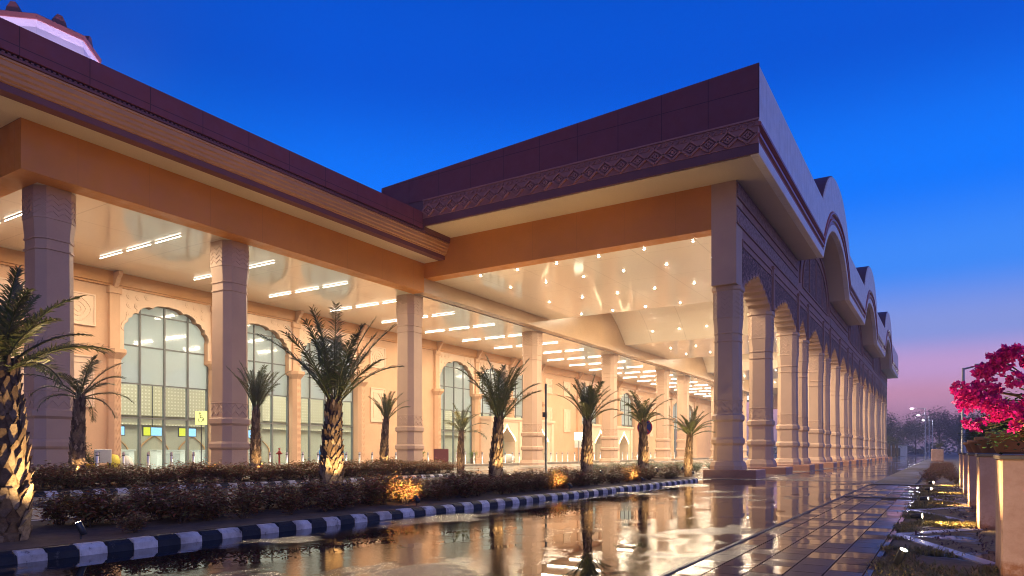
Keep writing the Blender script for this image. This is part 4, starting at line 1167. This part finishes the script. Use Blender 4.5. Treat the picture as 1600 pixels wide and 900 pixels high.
for k, y in enumerate(PED):
    t = empty('pedestal', (.82,y+.4,0), pl_[k], 'pedestal', 'plaster pedestals with flower pots')
    m = MB(); m.bevel_box((-.4,-.4,0),(.4,.4,1.035), .012); m.build('shaft', M['pedestal'], t)
    m = MB(); m.bevel_box((-.42,-.42,1.036),(.42,.42,1.075), .008); m.build('top_slab', M['slab'], t)
    p = empty('flower_pot', (.86,y+.4,1.076), pot_l[k], 'flower pot', 'terracotta flower pots')
    m = MB(); m.lathe([(.20,0),(.215,.01),(.31,.24),(.345,.245),(.35,.32),(.325,.325),(.30,.27)], n=28); m.build('body', M['terracotta'], p)
    m = MB(); m.lathe([(.30,.262),(.1,.275),(.02,.28)], n=20); m.build('soil', M['soil'], p)

def bougainvillea(loc, seed, label, clusters, sprays, nleaf=500):
    rnd = random.Random(seed); t = empty('bougainvillea', loc, label, 'flowering plant')
    st = MB(); lv = MB(); br = MB(); yl = MB()
    for (x,y,z,r_) in clusters:
        st.tube([(0,0,0),(x*.35+rnd.uniform(-.05,.05),y*.35,z*.45+.1),(x*.75,y*.75,z*.85+.03),(x,y,z)], [.014,.010,.006,.004], 5)
        nb = int(230*(r_/.12)**2)
        for k in range(nb):
            d = V3((rnd.gauss(0,1),rnd.gauss(0,1),rnd.gauss(0,1))).normalized(); p = V3((x,y,z))+V3((d.x,d.y,d.z*.82))*r_*rnd.uniform(.35,1.0)*rnd.choice((1,1,1,1.18))
            for j in range(2):
                dd = d+V3((rnd.gauss(0,.7),rnd.gauss(0,.7),rnd.gauss(0,.7))); leaf(br, p, dd, (rnd.gauss(0,1),rnd.gauss(0,1),rnd.gauss(0,1)), .045*rnd.uniform(.75,1.2), .038)
    for (x,y,z) in sprays:
        P = [V3((0,0,0)),V3((x*.4,y*.4,z*.5+.08)),V3((x,y,z))]
        st.tube(P, [.010,.006,.003], 5)
        for k in range(nleaf//max(1,len(sprays))):
            f = rnd.uniform(.15,1); p = P[0].lerp(P[1],f*2) if f < .5 else P[1].lerp(P[2],f*2-1)
            p = p+V3((rnd.gauss(0,.07),rnd.gauss(0,.07),rnd.gauss(0,.06))); a = rnd.uniform(0,6.28)
            leaf(lv, p, (cos(a),sin(a),rnd.uniform(-.5,.6)), (0,0,1), .06*rnd.uniform(.7,1.3), .032)
    if clusters and len(clusters) > 5:
        for (x,y,z) in ((-.13,-.42,.40),(-.02,-.4,.42),(-.17,-.45,.14),(-.22,-.4,.24),(-.06,-.42,.05),(.02,-.4,.3)):
            for k in range(46):
                a = rnd.uniform(0,6.28); leaf(yl, (x+rnd.gauss(0,.05),y+rnd.gauss(0,.05),z+rnd.gauss(0,.035)), (cos(a),sin(a),rnd.uniform(-.4,.5)), (0,0,1), .06*rnd.uniform(.7,1.3), .034)
        yl.build('yellow_green_leaves', M['bright_leaf'], t)  # small clumps of lighter yellow-green leaves
    st.build('stems', M['twig'], t); lv.build('foliage', M['green_leaf'], t)
    if clusters: br.build('bracts', M['bract'], t)
    return t
bougainvillea((.86,7.7,1.35), 5, 'magenta bougainvillea arching from the nearest pot',
  [(-0.68,-0.40,0.21,0.103),(-0.55,-0.35,0.28,0.119),(-0.74,-0.45,0.31,0.056),(-0.51,-0.50,0.15,0.084),(-0.56,-0.35,0.46,0.079),(-0.45,-0.30,0.50,0.071),(-0.50,-0.40,0.56,0.047),(-0.38,-0.35,0.60,0.066),(-0.33,-0.40,0.62,0.042),(-0.34,-0.45,0.37,0.061),(-0.39,-0.50,0.11,0.069),(-0.46,-0.45,0.06,0.042),(-0.30,-0.50,0.06,0.049),(-0.37,-0.50,-0.04,0.038),(-0.68,-0.30,0.00,0.036),(-0.53,-0.40,0.03,0.028),(-0.23,-0.30,0.55,0.070),(-0.23,-0.40,0.16,0.077),(-0.59,-0.20,-0.03,0.021)],
  [(-.2,-.4,.30),(-.05,-.35,.42),(.1,.2,.5),(-.35,.1,.1),(.2,-.3,.3),(-.3,-.3,-.25),(-.15,.2,.35),(.3,.1,.35),(-.1,-.35,.15),(-.50,-.2,-.20),(-.42,-.3,-.12),(-.55,.0,-.05),(-.3,-.4,.1),(-.45,.1,.12)], 1500)
gl = ['leafy green plant in the pot on the second pedestal','leafy green plant in the pot on the third pedestal','small leafy plant in the pot on the fourth pedestal','small leafy plant in the pot on the farthest pedestal']
for k in range(4):
    y = PED[k+1]+.4; rr = (.65,.6,.55,.5)[k]; rnd = random.Random(90+k)
    bougainvillea((.86,y,1.35), 20+k, gl[k], [] if k else [(-.5,-.1,.1,.06),(-.42,.1,.2,.05)], [(rnd.uniform(-1,1)*rr,rnd.uniform(-1,1)*rr,rnd.uniform(.0,.62)) for _ in range(15)], 1500)

# V shaped white edgings and the beds inside them
for k in range(4):
    ya, yb = PED[k]+.82, PED[k+1]-.02; ap = (-.56,(ya+yb)/2+.45)
    outer = [(.41,ya),ap,(.41,yb)]
    m = MB(); w = .15
    def strip(p,q):
        L = hypot(q[0]-p[0],q[1]-p[1]); nx,ny = (q[1]-p[1])/L*w/2,-(q[0]-p[0])/L*w/2
        return [(p[0]-nx,p[1]-ny),(p[0]+nx,p[1]+ny),(q[0]+nx,q[1]+ny),(q[0]-nx,q[1]-ny)]
    m.prism_z(strip((.40,ya),(-.50,ap[1]-.06)), -.01, .020); m.prism_z(strip((-.56,ap[1]+.0),(.40,yb)), -.01, .016)
    structure(m.build('bed_edging', M['white_edge']), ('nearest','second','third','farthest')[k]+' pointed white stone edging of a flower bed', 'edging')
    rnd = random.Random(60+k); bp = MB()
    for j in range(110):
        yy = rnd.uniform(ya+.1,yb-.1); f = 1-abs(yy-ap[1])/max(ap[1]-ya,yb-ap[1]); xx = rnd.uniform(.4-.8*f, 1.3)
        for q in range(5):
            a = rnd.uniform(0,6.28); leaf(bp, (xx+rnd.gauss(0,.02),yy+rnd.gauss(0,.02),.01+rnd.random()*.05), (cos(a),sin(a),rnd.uniform(.2,1.2)), (0,0,1), .05*rnd.uniform(.6,1.3), .022)
    tag(bp.build('ground_cover', M['dark_purple_leaf']), 'dark purple bedding plants inside the '+('nearest','second','third','farthest')[k]+' pointed edging', 'plants', kind='stuff')
rnd = random.Random(77); g = MB()
def tuft(x, y, n, h):
    for q in range(n):
        a = rnd.uniform(0,6.28); l = h*rnd.uniform(.5,1.3); p = V3((x+rnd.gauss(0,.05),y+rnd.gauss(0,.05),0.0)); d = V3((cos(a)*.7,sin(a)*.7,rnd.uniform(.4,1.2))).normalized(); w = V3((-sin(a),cos(a),0))*.0055
        g.add([p-w,p+w,p+d*l*.6+w*.7,p+d*l*.6-w*.7,p+d*l+V3((cos(a),sin(a),-.6))*l*.25], [(0,1,2,3),(3,2,4)])
for j in range(2600):
    y = rnd.uniform(4.5,26); x = rnd.uniform(-.55,.4)
    inside = False
    for k in range(4):
        ya, yb = PED[k]+.82, PED[k+1]-.02; am = (ya+yb)/2+.45
        if ya < y < yb:
            f = (y-ya)/(am-ya) if y < am else (yb-y)/(yb-am)
            if x > .41-.97*f-.08: inside = True
    if inside: continue
    if math.sin(x*5+y*2.1)+math.sin(y*3.7-x*3) < -.35: continue
    tuft(x, y, 18, .095)
for j in range(250): tuft(rnd.uniform(-.7,.2), rnd.uniform(18,25.5), 10, .07)
tag(g.build('grass', M['grass']), 'dry straw coloured grass tufts along the planting strip', 'grass', kind='stuff')
for k, y in enumerate(PED):
    l = ['glaring garden spotlight nearest the camera, beside the nearest pedestal','garden spotlight in the grass before the second pedestal','garden spotlight in the grass before the third pedestal','garden spotlight in the grass before the fourth pedestal','garden spotlight in the grass before the farthest pedestal'][k]
    uplight(-.34, y+.12 if k == 0 else y+.3, .0, (.38,-.22,.9) if k == 0 else (.8,(-.1,.1,-.3,-.3)[k-1],.06), l, 210, 'garden spotlights along the pedestals')
uplight(-.35, 3.2, .0, (.26,1,.26), 'added garden spotlight out of view, lighting the front of the nearest pedestal', 260, 'garden spotlights along the pedestals')  # unseen extra lamp, added to brighten the nearest pedestal's front
for k, y in enumerate(PED): light('pot_glow','SPOT',(-.30,y-.05,.2), 26, (1,.70,.34), bpy.data.objects['ground_uplight.%03d' % (len(ups)+k)] if False else None, spot_size=R(70), spot_blend=.6, shadow_soft_size=.03, aim=(.75,.3,.85)) if False else None
# low hedge strip beyond the last pedestal
hp = [shrub_proto('hedge_shrub', 'dull brown low hedge shrub beside the far footpath', 'low hedge beside the far footpath', 120+k, M['shrub_leaf'], r=.45, h=.55, n=380) for k in range(2)]
spots = [(-.35+RS.uniform(-.2,.2)+.55*(k%2), 27.5+k*.6, 0, RS.uniform(.7,.95)) for k in range(60)]
spread_shrubs(hp, spots, 'dull brown low hedge shrub beside the far footpath', 'low hedge beside the far footpath')
for o in list(bpy.data.objects):
    if 'placed' in o: del o['placed']

# ------------------------------------------------------------------ street lamps and the hazy distance
def street_lamp(x, y, h, label, lit=True, arm=-1.6):
    t = empty('street_lamp', (x,y,0), label, 'street lamp')
    m = MB(); m.tube([(0,0,0),(0,0,.5),(0,0,.52),(0,0,h)], [.14,.13,.09,.055], 10); m.tube([(0,0,h-.05),(arm*.5,0,h+.05),(arm,0,h+.08)], [.04,.035,.03], 8); m.build('post', M['pole_grey'], t)
    m = MB(); m.bevel_box((min(arm,arm-.5),-.11,h+.04),(max(arm,arm-.5),.11,h+.14), .02); m.build('lamp_head', M['pole_grey'], t)
    if lit:
        m = MB(); m.box((arm-.46,-.09,h-.03),(arm-.04,.09,h+.035)); m.build('lens', M['streetlamp'], t)
        light('street_glow','POINT',(arm-.25,0,h-.3), 260, (.9,.93,1), t, shadow_soft_size=.15)
    return t
street_lamp(-2.5,128,8.0,'nearest lit street lamp beyond the end of the porch')
street_lamp(-2.4,156,8.2,'second lit street lamp, just behind the nearest')
street_lamp(-2.2,186,8.4,'third and farthest lit street lamp')
street_lamp(.72,36,4.75,'unlit grey street lamp pole behind the bougainvillea', False, .9)

def crown_tree(x, y, h, r, seed, label, n=5200):
    rnd = random.Random(seed); t = empty('tree', (x,y,0), label, 'tree', 'trees in the misty distance')
    tk = MB(); tk.tube([(0,0,0),(.1,0,h*.3),(.0,.1,h*.6)], [.28,.22,.12], 7)
    cl = [(rnd.gauss(0,r*.45),rnd.gauss(0,r*.45),h*rnd.uniform(.45,.9),r*rnd.uniform(.35,.6)) for _ in range(9)]
    for c in cl[:6]: tk.tube([(0,0,h*.35),(c[0]*.5,c[1]*.5,c[2]*.75),(c[0],c[1],c[2])], [.12,.07,.03], 5)
    tk.build('trunk', M['twig'], t); m = MB()
    for k in range(n):
        c = rnd.choice(cl); d = V3((rnd.gauss(0,1),rnd.gauss(0,1),rnd.gauss(0,.8))).normalized()*c[3]*rnd.uniform(.5,1.1)
        a = rnd.uniform(0,6.28); leaf(m, (c[0]+d.x,c[1]+d.y,c[2]+d.z), (cos(a),sin(a),rnd.uniform(-.6,.6)), (rnd.gauss(0,1),rnd.gauss(0,1),1), .42, .26)
    m.build('crown', M['far_leaf'], t); return t
rnd = random.Random(5)
tl = ['leftmost misty tree behind the end of the porch','rounded misty tree left of the street lamps','broad misty tree directly behind the street lamps','misty tree right of the street lamps','low misty tree behind the pole on the right','rightmost misty tree behind the pots','far misty tree peeping between the left pair','far misty tree just right of the lamps','far misty tree at the right, small']
# positions follow the far road: a row crossing the view 200-260 m away
tl += ['faint tree beyond the lamps in the mist, left','faint tree beyond the lamps in the mist, middle','faint tree beyond the lamps in the mist, right']
for k,(x,y,h,r_) in enumerate([(-24,212,9,5),(-14,216,12,6.5),(-1,222,12.5,7.5),(9,226,10,6),(19,224,9,6),(30,220,10,7),(-19,250,13,7),(4,262,13,8),(16,268,12,7),(-9,300,12,8),(8,306,13,9),(27,300,12,9)]):
    crown_tree(x, y, h, r_, 200+k, tl[k])
for k in range(7):
    palm('far_palm', -8.6+rnd.uniform(-.5,.5)-.5*k*0, 128+k*7, 0, 2.6, .2, 'slim young palm in the row past the end of the porch', 400+k, 1.6, 12, (0,0), (.1,1.3), .4, 'young palms past the end of the porch')
def shed(x, y, w, d, h, wall, label):
    t = empty('low_building', (x,y,0), label, 'building')
    m = MB(); m.box((-w/2,-d/2,0),(w/2,d/2,h)); m.build('wall', wall, t)
    m = MB(); m.box((-w/2-.3,-d/2-.3,h),(w/2+.3,d/2+.3,h+.3)); m.build('roof', M['grey_paint'], t)
    m = MB(); m.box((-.6,-d/2-.03,0),(.6,-d/2-.004,2.1)); m.build('door', M['dark_metal'], t)
shed(-19,196,7,4,3.0, M['red_paint'], 'low red kiosk in the misty distance left of the lamps')
shed(-10,204,4,4,2.6, M['white_paint'], 'low white hut in the misty distance by the lamps')
t = empty('far_planter', (-.6,92,0), 'squat terracotta planter at the far end of the footpath', 'planter')
m = MB(); m.bevel_box((-.6,-.6,0),(.6,.6,1.4), .05); m.build('box', M['pedestal'], t)
m, tw = shrub_mesh(500, r=.9, h=1.0, n=400, L=.2, W=.09); o = m.build('foliage', M['sage_leaf'], t); o.location = (0,0,1.4)

rnd = random.Random(9); m = MB()
for k in range(9000):
    x = rnd.uniform(-70,240); hh = 6+2.2*sin(x*.11)+1.5*sin(x*.31+1)+1.0*sin(x*.83); z = abs(rnd.random()**.8)*hh
    a = rnd.uniform(0,6.28); leaf(m, (x,rnd.uniform(330,352),z), (cos(a),sin(a),rnd.uniform(-.6,.6)), (rnd.gauss(0,1),rnd.gauss(0,1),1), 1.5, .95)
tag(m.build('far_wood', M['far_leaf']), 'low belt of woodland closing the misty horizon', 'woodland', kind='stuff')

# ------------------------------------------------------------------ haze
HAZE = True
if HAZE:
    m = MB(); m.box((-420,-60,-1.1),(380,420,27)); o = m.build('haze', None or M['ground'])
    o.data.materials.clear()
    t = NT('haze_air'); p = t.new('ShaderNodeVolumePrincipled')
    p.inputs['Color'].default_value = (.80,.80,.90,1); p.inputs['Density'].default_value = .0012; p.inputs['Anisotropy'].default_value = .2
    t.link(p.outputs[0], t.out.inputs['Volume']); o.data.materials.append(t.mat)
    tag(o, 'thin evening mist in the air', 'mist', kind='stuff')

# ------------------------------------------------------------------ render settings
S.view_settings.view_transform = 'Standard'; S.view_settings.look = 'None'; S.view_settings.exposure = .5; S.view_settings.gamma = 1
S.view_settings.use_curve_mapping = False
c = S.cycles; c.use_denoising = True
try: c.denoiser = 'OPENIMAGEDENOISE'; c.denoising_input_passes = 'RGB_ALBEDO_NORMAL'
except Exception: pass
c.pixel_filter_type = 'BLACKMAN_HARRIS'; c.filter_width = 1.0; c.max_bounces = 7; c.diffuse_bounces = 3; c.glossy_bounces = 4; c.transmission_bounces = 3; c.transparent_max_bounces = 12; c.volume_bounces = 0
c.use_light_tree = True; c.sample_clamp_indirect = 6; c.sample_clamp_direct = 0; c.caustics_reflective = False; c.caustics_refractive = False
